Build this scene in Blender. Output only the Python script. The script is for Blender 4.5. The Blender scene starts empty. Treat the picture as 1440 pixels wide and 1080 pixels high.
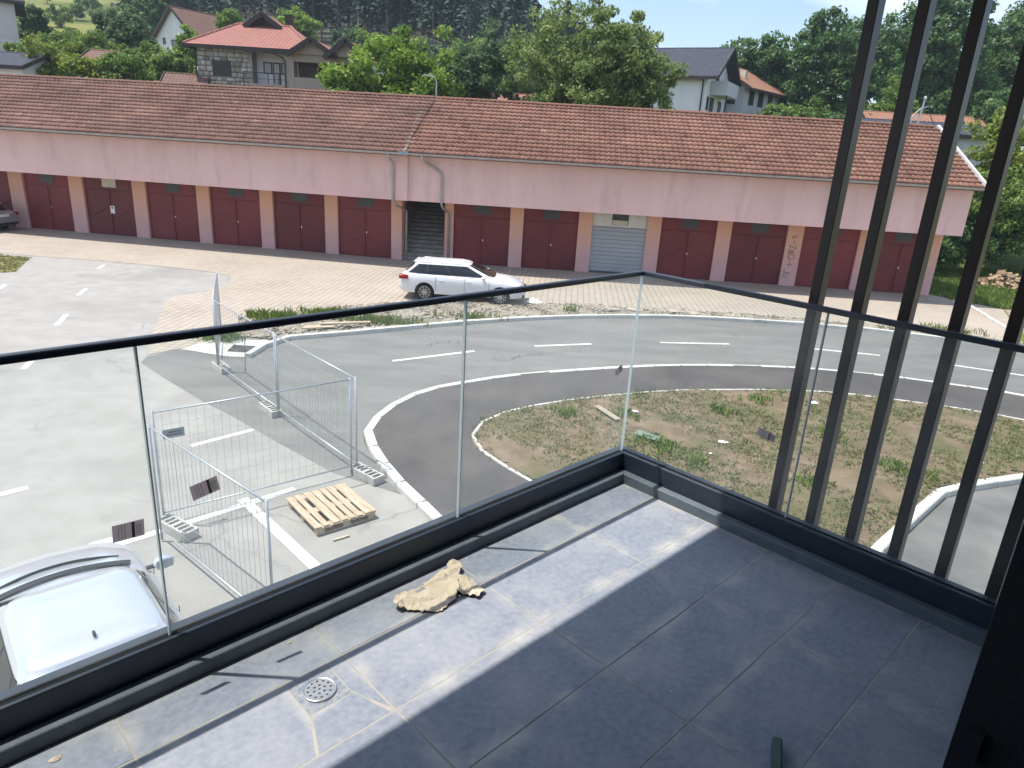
import bpy, bmesh, math, random
import numpy as np
from mathutils import Vector, Matrix
random.seed(7)
rng = np.random.default_rng(7)
R = math.radians
scene = bpy.context.scene
COL = scene.collection

# ------------------------------------------------------------------ camera
CAM_Z = 5.7                      # eye height above the yard
PITCH, ROLL = 0.329729, -0.060595
cam_data = bpy.data.cameras.new("camera")
cam_data.sensor_fit = 'HORIZONTAL'
cam_data.sensor_width = 36.0
cam_data.lens = 983.5 / 1440 * 36
cam_data.clip_start = 0.05
cam_data.clip_end = 3000
cam = bpy.data.objects.new("camera", cam_data)
COL.objects.link(cam)
_F = Vector((0, math.cos(PITCH), -math.sin(PITCH)))
_R0 = Vector((1, 0, 0)); _D0 = Vector((0, -math.sin(PITCH), -math.cos(PITCH)))
_c, _s = math.cos(ROLL), math.sin(ROLL)
_R = _c * _R0 + _s * _D0
_D = -_s * _R0 + _c * _D0
m = Matrix(((_R.x, -_D.x, -_F.x, 0), (_R.y, -_D.y, -_F.y, 0), (_R.z, -_D.z, -_F.z, CAM_Z), (0, 0, 0, 1)))
cam.matrix_world = m
scene.camera = cam

# ------------------------------------------------------------------ sky, sun, exposure
SUN_EL = 69.3
w = bpy.data.worlds.new("World"); scene.world = w; w.use_nodes = True
nt = w.node_tree; nt.nodes.clear()
out = nt.nodes.new('ShaderNodeOutputWorld'); bg = nt.nodes.new('ShaderNodeBackground')
sky = nt.nodes.new('ShaderNodeTexSky'); sky.sky_type = 'NISHITA'; sky.sun_disc = False
sky.sun_elevation = R(SUN_EL); sky.sun_rotation = R(270); sky.altitude = 300
sky.air_density = 1.0; sky.dust_density = 1.6; sky.ozone_density = 1.2
tc = nt.nodes.new('ShaderNodeTexCoord'); mp = nt.nodes.new('ShaderNodeMapping')
mp.inputs['Scale'].default_value = (1.6, 1.6, 5.0); mp.inputs['Location'].default_value = (0.35, 0.1, 0.0)
nz = nt.nodes.new('ShaderNodeTexNoise'); nz.inputs['Scale'].default_value = 1.7
nz.inputs['Detail'].default_value = 6; nz.inputs['Roughness'].default_value = 0.55
rp = nt.nodes.new('ShaderNodeValToRGB'); rp.color_ramp.elements[0].position = 0.47; rp.color_ramp.elements[1].position = 0.72
rp.color_ramp.elements[0].color = (0, 0, 0, 1); rp.color_ramp.elements[1].color = (0.75, 0.75, 0.75, 1)
mx = nt.nodes.new('ShaderNodeMixRGB'); mx.inputs['Color2'].default_value = (8.0, 8.3, 8.8, 1)
nt.links.new(tc.outputs['Generated'], mp.inputs['Vector']); nt.links.new(mp.outputs['Vector'], nz.inputs['Vector'])
nt.links.new(nz.outputs['Fac'], rp.inputs['Fac']); nt.links.new(rp.outputs['Color'], mx.inputs['Fac'])
nt.links.new(sky.outputs['Color'], mx.inputs['Color1']); nt.links.new(mx.outputs['Color'], bg.inputs['Color'])
bg.inputs['Strength'].default_value = 0.135
nt.links.new(bg.outputs['Background'], out.inputs['Surface'])

sl = bpy.data.lights.new("sun", 'SUN'); sl.energy = 3.9; sl.angle = R(0.53); sl.color = (1.0, 0.94, 0.85)
sun = bpy.data.objects.new("sun", sl); COL.objects.link(sun)
sun.rotation_euler = Vector((math.cos(R(SUN_EL)), 0.0, -math.sin(R(SUN_EL)))).to_track_quat('-Z', 'Y').to_euler()
sun.location = (-20, 0, 60)

scene.view_settings.view_transform = 'Standard'
scene.view_settings.look = 'None'
scene.view_settings.exposure = 0.72
scene.view_settings.gamma = 1.0
scene.view_settings.use_curve_mapping = False
scene.render.engine = 'CYCLES'
scene.cycles.use_denoising = True
scene.cycles.max_bounces = 7
scene.cycles.transparent_max_bounces = 16
scene.cycles.diffuse_bounces = 3
scene.cycles.glossy_bounces = 3

# ------------------------------------------------------------------ helpers
def tag(o, label=None, cat=None, group=None, kind=None):
    if label: o['label'] = label
    if cat: o['category'] = cat
    if group: o['group'] = group
    if kind: o['kind'] = kind
    return o

def empty(name, loc=(0, 0, 0), rz=0.0, parent=None):
    o = bpy.data.objects.new(name, None); COL.objects.link(o)
    o.location = loc; o.rotation_euler = (0, 0, rz); o.empty_display_size = 0.2
    if parent: o.parent = parent
    return o

def link(name, me, mt=None, parent=None, smooth=False):
    o = bpy.data.objects.new(name, me); COL.objects.link(o)
    if mt is not None and not me.materials:
        for q in (mt if isinstance(mt, (list, tuple)) else [mt]): me.materials.append(q)
    if smooth and len(me.polygons):
        me.polygons.foreach_set('use_smooth', [True] * len(me.polygons))
    if parent: o.parent = parent
    return o

class MB:
    """collects geometry for ONE mesh"""
    def __init__(s): s.v = []; s.f = []; s.mi = []; s.cur = 0
    def add(s, vs, fs):
        n = len(s.v); s.v += [tuple(p) for p in vs]
        for f in fs: s.f.append(tuple(i + n for i in f)); s.mi.append(s.cur)
        return s
    def box(s, x0, x1, y0, y1, z0, z1, rz=0, c=None, M=None):
        vs = [Vector((x, y, z)) for z in (z0, z1) for y in (y0, y1) for x in (x0, x1)]
        if rz:
            c = Vector(c or ((x0 + x1) / 2, (y0 + y1) / 2, 0)); mt = Matrix.Rotation(rz, 4, 'Z')
            vs = [mt @ (p - c) + c for p in vs]
        if M is not None: vs = [M @ p for p in vs]
        return s.add(vs, [(0, 2, 3, 1), (4, 5, 7, 6), (0, 1, 5, 4), (2, 6, 7, 3), (0, 4, 6, 2), (1, 3, 7, 5)])
    def bar(s, a, b, wx, wy=None, up=(0, 0, 1)):
        a = Vector(a); b = Vector(b); d = b - a; L = d.length
        if L < 1e-6: return s
        z = d / L; up = Vector(up)
        if abs(z.dot(up)) > .99: up = Vector((1, 0, 0))
        x = up.cross(z).normalized(); y = z.cross(x); wy = wy or wx
        vs = [p + x * i * wx / 2 + y * j * wy / 2 for p in (a, b) for j in (-1, 1) for i in (-1, 1)]
        return s.add(vs, [(0, 2, 3, 1), (4, 5, 7, 6), (0, 1, 5, 4), (2, 6, 7, 3), (0, 4, 6, 2), (1, 3, 7, 5)])
    def tube(s, pts, rad, n=8, cap=True):
        pts = [Vector(p) for p in pts]; rads = rad if isinstance(rad, (list, tuple)) else [rad] * len(pts)
        rings = []; ref = None
        for i, p in enumerate(pts):
            d = (pts[min(i + 1, len(pts) - 1)] - pts[max(i - 1, 0)]).normalized()
            if ref is None:
                ref = Vector((0, 0, 1)) if abs(d.z) < .9 else Vector((1, 0, 0))
            x = ref.cross(d)
            if x.length < 1e-4: x = Vector((0, 1, 0)).cross(d)
            x.normalize(); y = d.cross(x); ref = y.cross(d) * -1 if False else ref
            rings.append([p + (x * math.cos(2 * math.pi * k / n) + y * math.sin(2 * math.pi * k / n)) * rads[i] for k in range(n)])
        vs = [q for r in rings for q in r]; fs = []
        for i in range(len(pts) - 1):
            for k in range(n):
                a = i * n + k; b = i * n + (k + 1) % n
                fs.append((a, b, b + n, a + n))
        if cap:
            fs.append(tuple(range(n - 1, -1, -1))); fs.append(tuple((len(pts) - 1) * n + k for k in range(n)))
        return s.add(vs, fs)
    def prism(s, poly, z0, z1):
        n = len(poly); vs = [(p[0], p[1], z0) for p in poly] + [(p[0], p[1], z1) for p in poly]
        fs = [tuple(range(n - 1, -1, -1)), tuple(range(n, 2 * n))] + [(i, (i + 1) % n, (i + 1) % n + n, i + n) for i in range(n)]
        return s.add(vs, fs)
    def slab(s, quad, t):
        """a plate of thickness t below a 3d polygon"""
        q = [Vector(p) for p in quad]; nrm = (q[1] - q[0]).cross(q[2] - q[0]).normalized()
        if nrm.z < 0: q = q[::-1]; nrm = -nrm
        n = len(q); vs = [p - nrm * t for p in q] + q
        return s.add(vs, [tuple(range(n - 1, -1, -1)), tuple(range(n, 2 * n))] + [(i, (i + 1) % n, (i + 1) % n + n, i + n) for i in range(n)])
    def lathe(s, prof, c, axis='Y', n=24):
        """prof: list of (radius, offset along axis)"""
        c = Vector(c); vs = []; fs = []
        for (r, h) in prof:
            for k in range(n):
                a = 2 * math.pi * k / n
                if axis == 'Y': vs.append(c + Vector((r * math.cos(a), h, r * math.sin(a))))
                elif axis == 'Z': vs.append(c + Vector((r * math.cos(a), r * math.sin(a), h)))
                else: vs.append(c + Vector((h, r * math.cos(a), r * math.sin(a))))
        m_ = len(prof)
        for i in range(m_ - 1):
            for k in range(n):
                a = i * n + k; b = i * n + (k + 1) % n
                fs.append((a, b, b + n, a + n))
        return s.add(vs, fs)
    def mesh(s, name):
        me = bpy.data.meshes.new(name); me.from_pydata([tuple(p) for p in s.v], [], s.f)
        if any(s.mi): me.polygons.foreach_set('material_index', s.mi)
        me.update(); return me
    def build(s, name, mt, parent=None, smooth=False, bevel=0.0, seg=1, fix=True):
        me = s.mesh(name)
        if fix or bevel:
            bm = bmesh.new(); bm.from_mesh(me)
            if bevel:
                bmesh.ops.bevel(bm, geom=[e for e in bm.edges if len(e.link_faces) == 2 and e.calc_face_angle(0) > .5], offset=bevel, segments=seg, affect='EDGES', profile=.5)
            bmesh.ops.recalc_face_normals(bm, faces=bm.faces[:])
            bm.to_mesh(me); bm.free()
        return link(name, me, mt, parent, smooth)

def np_mesh(name, V, F, attr=None, attr2=None):
    """V (n,3), F (m,k) all faces with k corners; attr: per-vertex float 'tint'"""
    me = bpy.data.meshes.new(name); V = np.asarray(V, np.float32); F = np.asarray(F, np.int32)
    me.vertices.add(len(V)); me.vertices.foreach_set('co', V.ravel())
    k = F.shape[1]
    me.loops.add(F.size); me.loops.foreach_set('vertex_index', F.ravel())
    me.polygons.add(len(F)); me.polygons.foreach_set('loop_start', np.arange(0, F.size, k, dtype=np.int32))
    me.polygons.foreach_set('loop_total', np.full(len(F), k, np.int32))
    if attr is not None:
        a = me.attributes.new('tint', 'FLOAT', 'POINT'); a.data.foreach_set('value', np.asarray(attr, np.float32))
    me.update(calc_edges=True); me.validate()
    return me

# ------------------------------------------------------------------ materials
MATS = {}
def mat(name, col, rough=0.7, col2=None, scale=3.0, detail=5.0, lo=.35, hi=.65, bump=0.0, bscale=None, spec=0.4, metal=0.0,
        col3=None, scale3=.4, lo3=.45, hi3=.7, stretch=(1, 1, 1), coord='Object', coat=0.0):
    if name in MATS: return MATS[name]
    m_ = bpy.data.materials.new(name); m_.use_nodes = True; n = m_.node_tree.nodes; l = m_.node_tree.links
    b = n['Principled BSDF']; b.inputs['Roughness'].default_value = rough; b.inputs['Metallic'].default_value = metal
    b.inputs['Specular IOR Level'].default_value = spec; b.inputs['Coat Weight'].default_value = coat
    b.inputs['Base Color'].default_value = (*col, 1)
    tcn = n.new('ShaderNodeTexCoord'); mpn = n.new('ShaderNodeMapping'); mpn.inputs['Scale'].default_value = stretch
    l.new(tcn.outputs[coord], mpn.inputs['Vector'])
    def noise(sc, de=5):
        q = n.new('ShaderNodeTexNoise'); q.inputs['Scale'].default_value = sc; q.inputs['Detail'].default_value = de
        q.inputs['Roughness'].default_value = .6; l.new(mpn.outputs['Vector'], q.inputs['Vector']); return q
    def ramp(src, a, c):
        r = n.new('ShaderNodeMapRange'); r.inputs['From Min'].default_value = a; r.inputs['From Max'].default_value = c
        l.new(src, r.inputs['Value']); return r.outputs['Result']
    last = None
    if col2 is not None:
        q = noise(scale, detail); mxn = n.new('ShaderNodeMixRGB'); mxn.inputs['Color1'].default_value = (*col, 1); mxn.inputs['Color2'].default_value = (*col2, 1)
        l.new(ramp(q.outputs['Fac'], lo, hi), mxn.inputs['Fac']); last = mxn
    if col3 is not None:
        q = noise(scale3, 4); mx3 = n.new('ShaderNodeMixRGB'); mx3.inputs['Color2'].default_value = (*col3, 1)
        if last: l.new(last.outputs['Color'], mx3.inputs['Color1'])
        else: mx3.inputs['Color1'].default_value = (*col, 1)
        l.new(ramp(q.outputs['Fac'], lo3, hi3), mx3.inputs['Fac']); last = mx3
    if last: l.new(last.outputs['Color'], b.inputs['Base Color'])
    if bump:
        q = noise(bscale or scale * 4, 6); bp = n.new('ShaderNodeBump'); bp.inputs['Strength'].default_value = bump; bp.inputs['Distance'].default_value = .02
        l.new(q.outputs['Fac'], bp.inputs['Height']); l.new(bp.outputs['Normal'], b.inputs['Normal'])
    m_['nodes_last'] = last.name if last else ''
    MATS[name] = m_; return m_

def tint_mat(name, stops, rough=.6, trans=0.0, spec=.3, noise_amt=0.0):
    """colour from the per-piece 'tint' attribute"""
    m_ = bpy.data.materials.new(name); m_.use_nodes = True; n = m_.node_tree.nodes; l = m_.node_tree.links
    b = n['Principled BSDF']; b.inputs['Roughness'].default_value = rough; b.inputs['Specular IOR Level'].default_value = spec
    a = n.new('ShaderNodeAttribute'); a.attribute_name = 'tint'
    r = n.new('ShaderNodeValToRGB'); e = r.color_ramp.elements
    while len(e) < len(stops): e.new(.5)
    for i, (p, c) in enumerate(stops): e[i].position = p; e[i].color = (*c, 1)
    l.new(a.outputs['Fac'], r.inputs['Fac']); src = r.outputs['Color']
    if noise_amt:
        tcn = n.new('ShaderNodeTexCoord'); q = n.new('ShaderNodeTexNoise'); q.inputs['Scale'].default_value = .45; q.inputs['Detail'].default_value = 6
        l.new(tcn.outputs['Object'], q.inputs['Vector'])
        mr = n.new('ShaderNodeMapRange'); mr.inputs['From Min'].default_value = .3; mr.inputs['From Max'].default_value = .7
        mr.inputs['To Min'].default_value = 1 - noise_amt; mr.inputs['To Max'].default_value = 1 + noise_amt * .6
        l.new(q.outputs['Fac'], mr.inputs['Value'])
        mm = n.new('ShaderNodeMixRGB'); mm.blend_type = 'MULTIPLY'; mm.inputs['Fac'].default_value = 1
        l.new(src, mm.inputs['Color1']); l.new(mr.outputs['Result'], mm.inputs['Color2']); src = mm.outputs['Color']
    l.new(src, b.inputs['Base Color'])
    if trans:
        t = n.new('ShaderNodeBsdfTranslucent'); l.new(src, t.inputs['Color'])
        ms = n.new('ShaderNodeMixShader'); ms.inputs['Fac'].default_value = trans
        l.new(b.outputs['BSDF'], ms.inputs[1]); l.new(t.outputs['BSDF'], ms.inputs[2]); l.new(ms.outputs['Shader'], n['Material Output'].inputs['Surface'])
    return m_

def glass_mat(name, tint, dust=.05):
    """thin clear pane: transmits tinted light, mirrors by Fresnel, with a film of dust"""
    m_ = bpy.data.materials.new(name); m_.use_nodes = True; n = m_.node_tree.nodes; l = m_.node_tree.links
    n.remove(n['Principled BSDF'])
    tr = n.new('ShaderNodeBsdfTransparent'); tr.inputs['Color'].default_value = (*tint, 1)
    gl = n.new('ShaderNodeBsdfGlossy'); gl.inputs['Roughness'].default_value = .004
    lw = n.new('ShaderNodeFresnel')
    ge = n.new('ShaderNodeNewGeometry'); mrb = n.new('ShaderNodeMapRange'); mrb.inputs['To Min'].default_value = 1.33; mrb.inputs['To Max'].default_value = 1 / 1.33   # both faces reflect as air-to-glass
    l.new(ge.outputs['Backfacing'], mrb.inputs['Value']); l.new(mrb.outputs['Result'], lw.inputs['IOR'])
    ms = n.new('ShaderNodeMixShader'); fm = n.new('ShaderNodeMath'); fm.operation = 'MULTIPLY'; fm.inputs[1].default_value = .5; l.new(lw.outputs['Fac'], fm.inputs[0]); l.new(fm.outputs[0], ms.inputs['Fac']); l.new(tr.outputs[0], ms.inputs[1]); l.new(gl.outputs[0], ms.inputs[2])
    df = n.new('ShaderNodeBsdfTranslucent'); df.inputs['Color'].default_value = (.8, .85, .85, 1)
    tcn = n.new('ShaderNodeTexCoord'); q = n.new('ShaderNodeTexNoise'); q.inputs['Scale'].default_value = 2.2; q.inputs['Detail'].default_value = 5
    l.new(tcn.outputs['Object'], q.inputs['Vector'])
    mr = n.new('ShaderNodeMapRange'); mr.inputs['From Min'].default_value = .35; mr.inputs['From Max'].default_value = .75
    mr.inputs['To Min'].default_value = dust * .4; mr.inputs['To Max'].default_value = dust * 1.6
    l.new(q.outputs['Fac'], mr.inputs['Value'])
    m2 = n.new('ShaderNodeMixShader'); l.new(mr.outputs['Result'], m2.inputs['Fac']); l.new(ms.outputs[0], m2.inputs[1]); l.new(df.outputs[0], m2.inputs[2])
    l.new(m2.outputs[0], n['Material Output'].inputs['Surface'])
    return m_

def brick_mat(name, c1, c2, mortar, bw, bh, ms=.02, rough=.8, rot=0.0, vec=None, bump=.4, off=.5, dirt=None, coord='Object'):
    m_ = bpy.data.materials.new(name); m_.use_nodes = True; n = m_.node_tree.nodes; l = m_.node_tree.links
    b = n['Principled BSDF']; b.inputs['Roughness'].default_value = rough; b.inputs['Specular IOR Level'].default_value = .25
    tcn = n.new('ShaderNodeTexCoord'); mpn = n.new('ShaderNodeMapping'); mpn.inputs['Rotation'].default_value = vec or (0, 0, rot)
    l.new(tcn.outputs[coord], mpn.inputs['Vector'])
    bt = n.new('ShaderNodeTexBrick'); bt.inputs['Scale'].default_value = 1; bt.inputs['Brick Width'].default_value = bw; bt.inputs['Row Height'].default_value = bh
    bt.inputs['Mortar Size'].default_value = ms; bt.inputs['Mortar Smooth'].default_value = .3; bt.offset = off
    bt.inputs['Color1'].default_value = (*c1, 1); bt.inputs['Color2'].default_value = (*c2, 1); bt.inputs['Mortar'].default_value = (*mortar, 1)
    l.new(mpn.outputs['Vector'], bt.inputs['Vector'])
    q = n.new('ShaderNodeTexNoise'); q.inputs['Scale'].default_value = .35; q.inputs['Detail'].default_value = 7; l.new(tcn.outputs[coord], q.inputs['Vector'])
    mr = n.new('ShaderNodeMapRange'); mr.inputs['From Min'].default_value = .3; mr.inputs['From Max'].default_value = .7
    l.new(q.outputs['Fac'], mr.inputs['Value'])
    mxn = n.new('ShaderNodeMixRGB'); mxn.inputs['Color2'].default_value = (*(dirt or c2), 1); l.new(bt.outputs['Color'], mxn.inputs['Color1'])
    mu = n.new('ShaderNodeMath'); mu.operation = 'MULTIPLY'; mu.inputs[1].default_value = .55; l.new(mr.outputs['Result'], mu.inputs[0]); l.new(mu.outputs[0], mxn.inputs['Fac'])
    l.new(mxn.outputs['Color'], b.inputs['Base Color'])
    bp = n.new('ShaderNodeBump'); bp.inputs['Strength'].default_value = bump; bp.inputs['Distance'].default_value = .02; bp.invert = True
    l.new(bt.outputs['Fac'], bp.inputs['Height']); l.new(bp.outputs['Normal'], b.inputs['Normal'])
    return m_

def tri_fill(poly):
    from mathutils.geometry import tessellate_polygon
    return tessellate_polygon([[Vector((p[0], p[1], 0)) for p in poly]])

def sheet(name, poly, z, mt, kind='structure', label=None):
    me = bpy.data.meshes.new(name)
    bm = bmesh.new(); vs = [bm.verts.new((p[0], p[1], z)) for p in poly]
    for t in tri_fill(poly):
        try: bm.faces.new([vs[i] for i in t])
        except ValueError: pass
    bmesh.ops.recalc_face_normals(bm, faces=bm.faces[:])
    if sum(f.normal.z for f in bm.faces) < 0: bmesh.ops.reverse_faces(bm, faces=bm.faces[:])
    bm.to_mesh(me); bm.free()
    o = link(name, me, mt); tag(o, kind=kind)
    if label: o['label'] = label
    return o

def smooth_line(pts, n=4):
    P = [np.array(p, float) for p in pts]; outp = []
    for i in range(len(P) - 1):
        p0 = P[max(i - 1, 0)]; p1 = P[i]; p2 = P[i + 1]; p3 = P[min(i + 2, len(P) - 1)]
        for k in range(n):
            t = k / n
            outp.append(.5 * ((2 * p1) + (-p0 + p2) * t + (2 * p0 - 5 * p1 + 4 * p2 - p3) * t * t + (-p0 + 3 * p1 - 3 * p2 + p3) * t ** 3))
    outp.append(P[-1]); return [tuple(p) for p in outp]

def resample(pts, step):
    P = np.array(pts, float); d = np.r_[0, np.cumsum(np.linalg.norm(np.diff(P, axis=0), axis=1))]
    n = max(1, round(d[-1] / step)); t = np.linspace(0, d[-1], n + 1)
    return np.stack([np.interp(t, d, P[:, i]) for i in range(P.shape[1])], 1)

def in_poly(x, y, poly):
    p = np.array(poly); c = np.zeros(len(x), bool); j = len(p) - 1
    for i in range(len(p)):
        k = ((p[i, 1] > y) != (p[j, 1] > y)) & (x < (p[j, 0] - p[i, 0]) * (y - p[i, 1]) / (p[j, 1] - p[i, 1] + 1e-12) + p[i, 0])
        c ^= k; j = i
    return c

# ================================================================== THE SETTING
def lerp_(a, b, t): return a + (b - a) * t
def ss(t):
    t = np.clip(t, 0, 1); return t * t * (3 - 2 * t)
def facade_y(x): return np.where(x < -6.33, 33.604 - .1471 * x, 34.262 - .043 * x)
def terr(x, y):
    x = np.asarray(x, float); y = np.asarray(y, float)
    back = y - (facade_y(x) + 7.2)
    zl = 3.4 * ss(back / 7) + 2.6 * ss((back - 4) / 16)
    zr = 6.3 * ss((y - 39.5) / 30)
    r = ss((x - 20.6) / 4)
    left = ss((-41 - x) / 5)                     # west of the garages the slope starts later
    z = zl * (1 - r) + zr * r
    hill = .2 * np.clip(y - 62, 0, 300) * (1 - ss((x + 28) / 62))
    rough = .25 * np.sin(x * .31 + y * .17) * ss((y - 60) / 30)
    return z + hill + rough - .03

gx = np.unique(np.r_[np.arange(-420, -140, 14), np.arange(-140, 60, 3.5), np.arange(60, 420, 14), 420])
gy = np.unique(np.r_[np.arange(-120, 30, 12), np.arange(30, 36, 3), np.arange(36, 92, 1.8), np.arange(92, 380, 6), np.arange(380, 900, 40)])
GX, GY = np.meshgrid(gx, gy); GZ = terr(GX, GY)
nx, ny = len(gx), len(gy); idx = np.arange(nx * ny).reshape(ny, nx)
GF = np.stack([idx[:-1, :-1], idx[:-1, 1:], idx[1:, 1:], idx[1:, :-1]], -1).reshape(-1, 4)
M_ground = mat('ground_grass', (.055, .085, .02), .9, col2=(.10, .125, .03), scale=.6, col3=(.19, .195, .055), scale3=.035, lo3=.42, hi3=.6, bump=.6, bscale=6, spec=.1)
g = link('ground', np_mesh('ground', np.stack([GX, GY, GZ], -1).reshape(-1, 3), GF), M_ground, smooth=True)
tag(g, kind='structure')

# ---- surfaces of the yard
M_lot = mat('lot_concrete', (.285, .278, .26), .85, col2=(.335, .327, .308), scale=1.6, detail=12, col3=(.245, .238, .225), scale3=.3, lo3=.48, hi3=.72, bump=.25, bscale=40, spec=.25)
M_road = mat('road_asphalt', (.155, .153, .148), .85, col2=(.205, .202, .194), scale=1.2, detail=9, col3=(.135, .135, .133), scale3=.22, lo3=.5, hi3=.75, bump=.3, bscale=60, spec=.3, stretch=(.35, 1, 1))
M_path = mat('path_asphalt', (.068, .064, .065), .85, col2=(.098, .09, .088), scale=.8, detail=8, col3=(.125, .108, .097), scale3=.3, lo3=.5, hi3=.75, bump=.35, bscale=60, spec=.3)
M_white = mat('road_paint', (.66, .66, .64), .7, col2=(.42, .42, .41), scale=5, detail=10, lo=.48, hi=.75, spec=.3)
M_kerb = mat('kerb_concrete', (.60, .59, .555), .85, col2=(.48, .47, .44), scale=2.5, detail=8, bump=.3, bscale=30, spec=.2)
M_paver = brick_mat('paver_bricks', (.39, .345, .285), (.33, .288, .238), (.20, .175, .145), .24, .24, .018, rot=R(4), dirt=(.43, .385, .325), bump=.7, off=0.0)
M_soil = mat('bare_soil', (.145, .108, .072), .95, col2=(.225, .172, .122), scale=2.2, detail=12, col3=(.105, .105, .05), scale3=.7, lo3=.46, hi3=.70, bump=.9, bscale=9, spec=.1)
M_gravel = mat('gravel_bed', (.235, .20, .15), .95, col2=(.36, .32, .265), scale=5, detail=9, col3=(.17, .14, .10), scale3=.8, lo3=.45, hi3=.7, bump=1.0, bscale=22, spec=.1)

def weather(m_, crack=.35, stain=.5, sc=.28):
    """hairline cracks, patches and oil spots on a ground material"""
    n = m_.node_tree.nodes; l = m_.node_tree.links; b = n['Principled BSDF']; last = n[m_['nodes_last']]
    tcn = n.new('ShaderNodeTexCoord'); wz = n.new('ShaderNodeTexNoise'); wz.inputs['Scale'].default_value = 1.3; wz.inputs['Detail'].default_value = 6; l.new(tcn.outputs['Object'], wz.inputs['Vector'])
    va = n.new('ShaderNodeVectorMath'); va.operation = 'MULTIPLY_ADD'; va.inputs[1].default_value = (.9, .9, .9); l.new(wz.outputs['Color'], va.inputs[0]); l.new(tcn.outputs['Object'], va.inputs[2])
    vo = n.new('ShaderNodeTexVoronoi'); vo.feature = 'DISTANCE_TO_EDGE'; vo.inputs['Scale'].default_value = sc; l.new(va.outputs[0], vo.inputs['Vector'])
    mr = n.new('ShaderNodeMapRange'); mr.inputs['From Min'].default_value = .0; mr.inputs['From Max'].default_value = .008; mr.inputs['To Min'].default_value = crack; mr.inputs['To Max'].default_value = 0; l.new(vo.outputs['Distance'], mr.inputs['Value'])
    gt = n.new('ShaderNodeTexNoise'); gt.inputs['Scale'].default_value = .4; l.new(tcn.outputs['Object'], gt.inputs['Vector'])
    g2 = n.new('ShaderNodeMapRange'); g2.inputs['From Min'].default_value = .48; g2.inputs['From Max'].default_value = .6; l.new(gt.outputs['Fac'], g2.inputs['Value'])
    mu = n.new('ShaderNodeMath'); mu.operation = 'MULTIPLY'; l.new(mr.outputs['Result'], mu.inputs[0]); l.new(g2.outputs['Result'], mu.inputs[1])
    m1 = n.new('ShaderNodeMixRGB'); m1.inputs['Color2'].default_value = (.07, .065, .06, 1); l.new(mu.outputs[0], m1.inputs['Fac']); l.new(last.outputs['Color'], m1.inputs['Color1'])
    sp = n.new('ShaderNodeTexVoronoi'); sp.inputs['Scale'].default_value = .55; l.new(va.outputs[0], sp.inputs['Vector'])
    s2 = n.new('ShaderNodeMapRange'); s2.inputs['From Min'].default_value = .16; s2.inputs['From Max'].default_value = .05; s2.inputs['To Max'].default_value = stain; l.new(sp.outputs['Distance'], s2.inputs['Value'])
    m2 = n.new('ShaderNodeMixRGB'); m2.inputs['Color2'].default_value = (.13, .125, .115, 1); l.new(s2.outputs['Result'], m2.inputs['Fac']); l.new(m1.outputs['Color'], m2.inputs['Color1'])
    gr_ = n.new('ShaderNodeTexNoise'); gr_.inputs['Scale'].default_value = 55; gr_.inputs['Detail'].default_value = 3; l.new(tcn.outputs['Object'], gr_.inputs['Vector'])
    g3 = n.new('ShaderNodeMapRange'); g3.inputs['From Min'].default_value = .3; g3.inputs['From Max'].default_value = .7; g3.inputs['To Min'].default_value = .82; g3.inputs['To Max'].default_value = 1.15; l.new(gr_.outputs['Fac'], g3.inputs['Value'])
    m3 = n.new('ShaderNodeMixRGB'); m3.blend_type = 'MULTIPLY'; m3.inputs['Fac'].default_value = 1; l.new(m2.outputs['Color'], m3.inputs['Color1']); l.new(g3.outputs['Result'], m3.inputs['Color2'])
    l.new(m3.outputs['Color'], b.inputs['Base Color'])
weather(M_lot, .3, .22, .16); weather(M_road, .25, .35, .14); weather(M_path, .0, .25); weather(M_kerb, .0, .25)

lot = [(-75, -40), (-75, 34), (-36, 38.2), (-10, 34.5), (-6, 27), (-6, 14), (-2.3, 11.5), (-.6, 10.6), (1.2, 8), (3, 4), (3, -40)]
sheet('parking_lot', lot, 0.0, M_lot)

outer = [(-6.88, 17.45), (-6.80, 18.5), (-6.55, 19.25), (-5.2, 20.07), (-4.42, 20.59), (-1.62, 22.40), (.52, 23.5), (2.21, 24.2), (4.5, 24.85), (6.12, 25.15), (8.75, 25.26), (10.5, 25.22), (12.67, 24.95), (14.08, 24.59), (15.68, 24.08), (17.39, 23.3), (21, 20.9), (25.5, 16.3), (29.5, 10), (32, 2)]
inner = [(.6, 6.6), (-.3, 8.35), (-1.37, 10.0), (-2.05, 10.99), (-2.54, 11.93), (-2.85, 12.65), (-2.94, 13.25), (-2.84, 13.86), (-2.55, 14.83), (-1.97, 15.71), (-1.23, 16.32), (-.14, 17.08), (1.44, 17.81), (2.7, 18.31), (4.81, 19.0), (7.98, 19.42), (10.26, 19.2), (12.06, 18.73), (13.86, 18.0), (17.5, 15.6), (21, 12), (23.5, 7), (25, 1)]
edge = [(-9.0, 17.84), (-9.42, 17.05), (-9.31, 16.56), (-8.36, 15.67), (-7.77, 15.15), (-6.67, 14.16), (-5.83, 13.53), (-5.1, 12.88), (-4.08, 12.02), (-3.07, 11.19), (-2.15, 10.5)]
outer_s = smooth_line(outer, 4); inner_s = smooth_line(inner, 4)
def offset_line(pts, d):
    P = np.array(pts, float); t = np.gradient(P, axis=0); t /= np.linalg.norm(t, axis=1)[:, None] + 1e-9
    return P + np.stack([-t[:, 1], t[:, 0]], 1) * d
i0 = min(range(len(inner_s)), key=lambda i: abs(inner_s[i][0] + 1.75) + abs(inner_s[i][1] - 10.55))
sheet('road', [(-8.9, 17.8)] + outer_s + inner_s[i0:][::-1] + edge[::-1][1:], .005, M_road)

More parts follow.
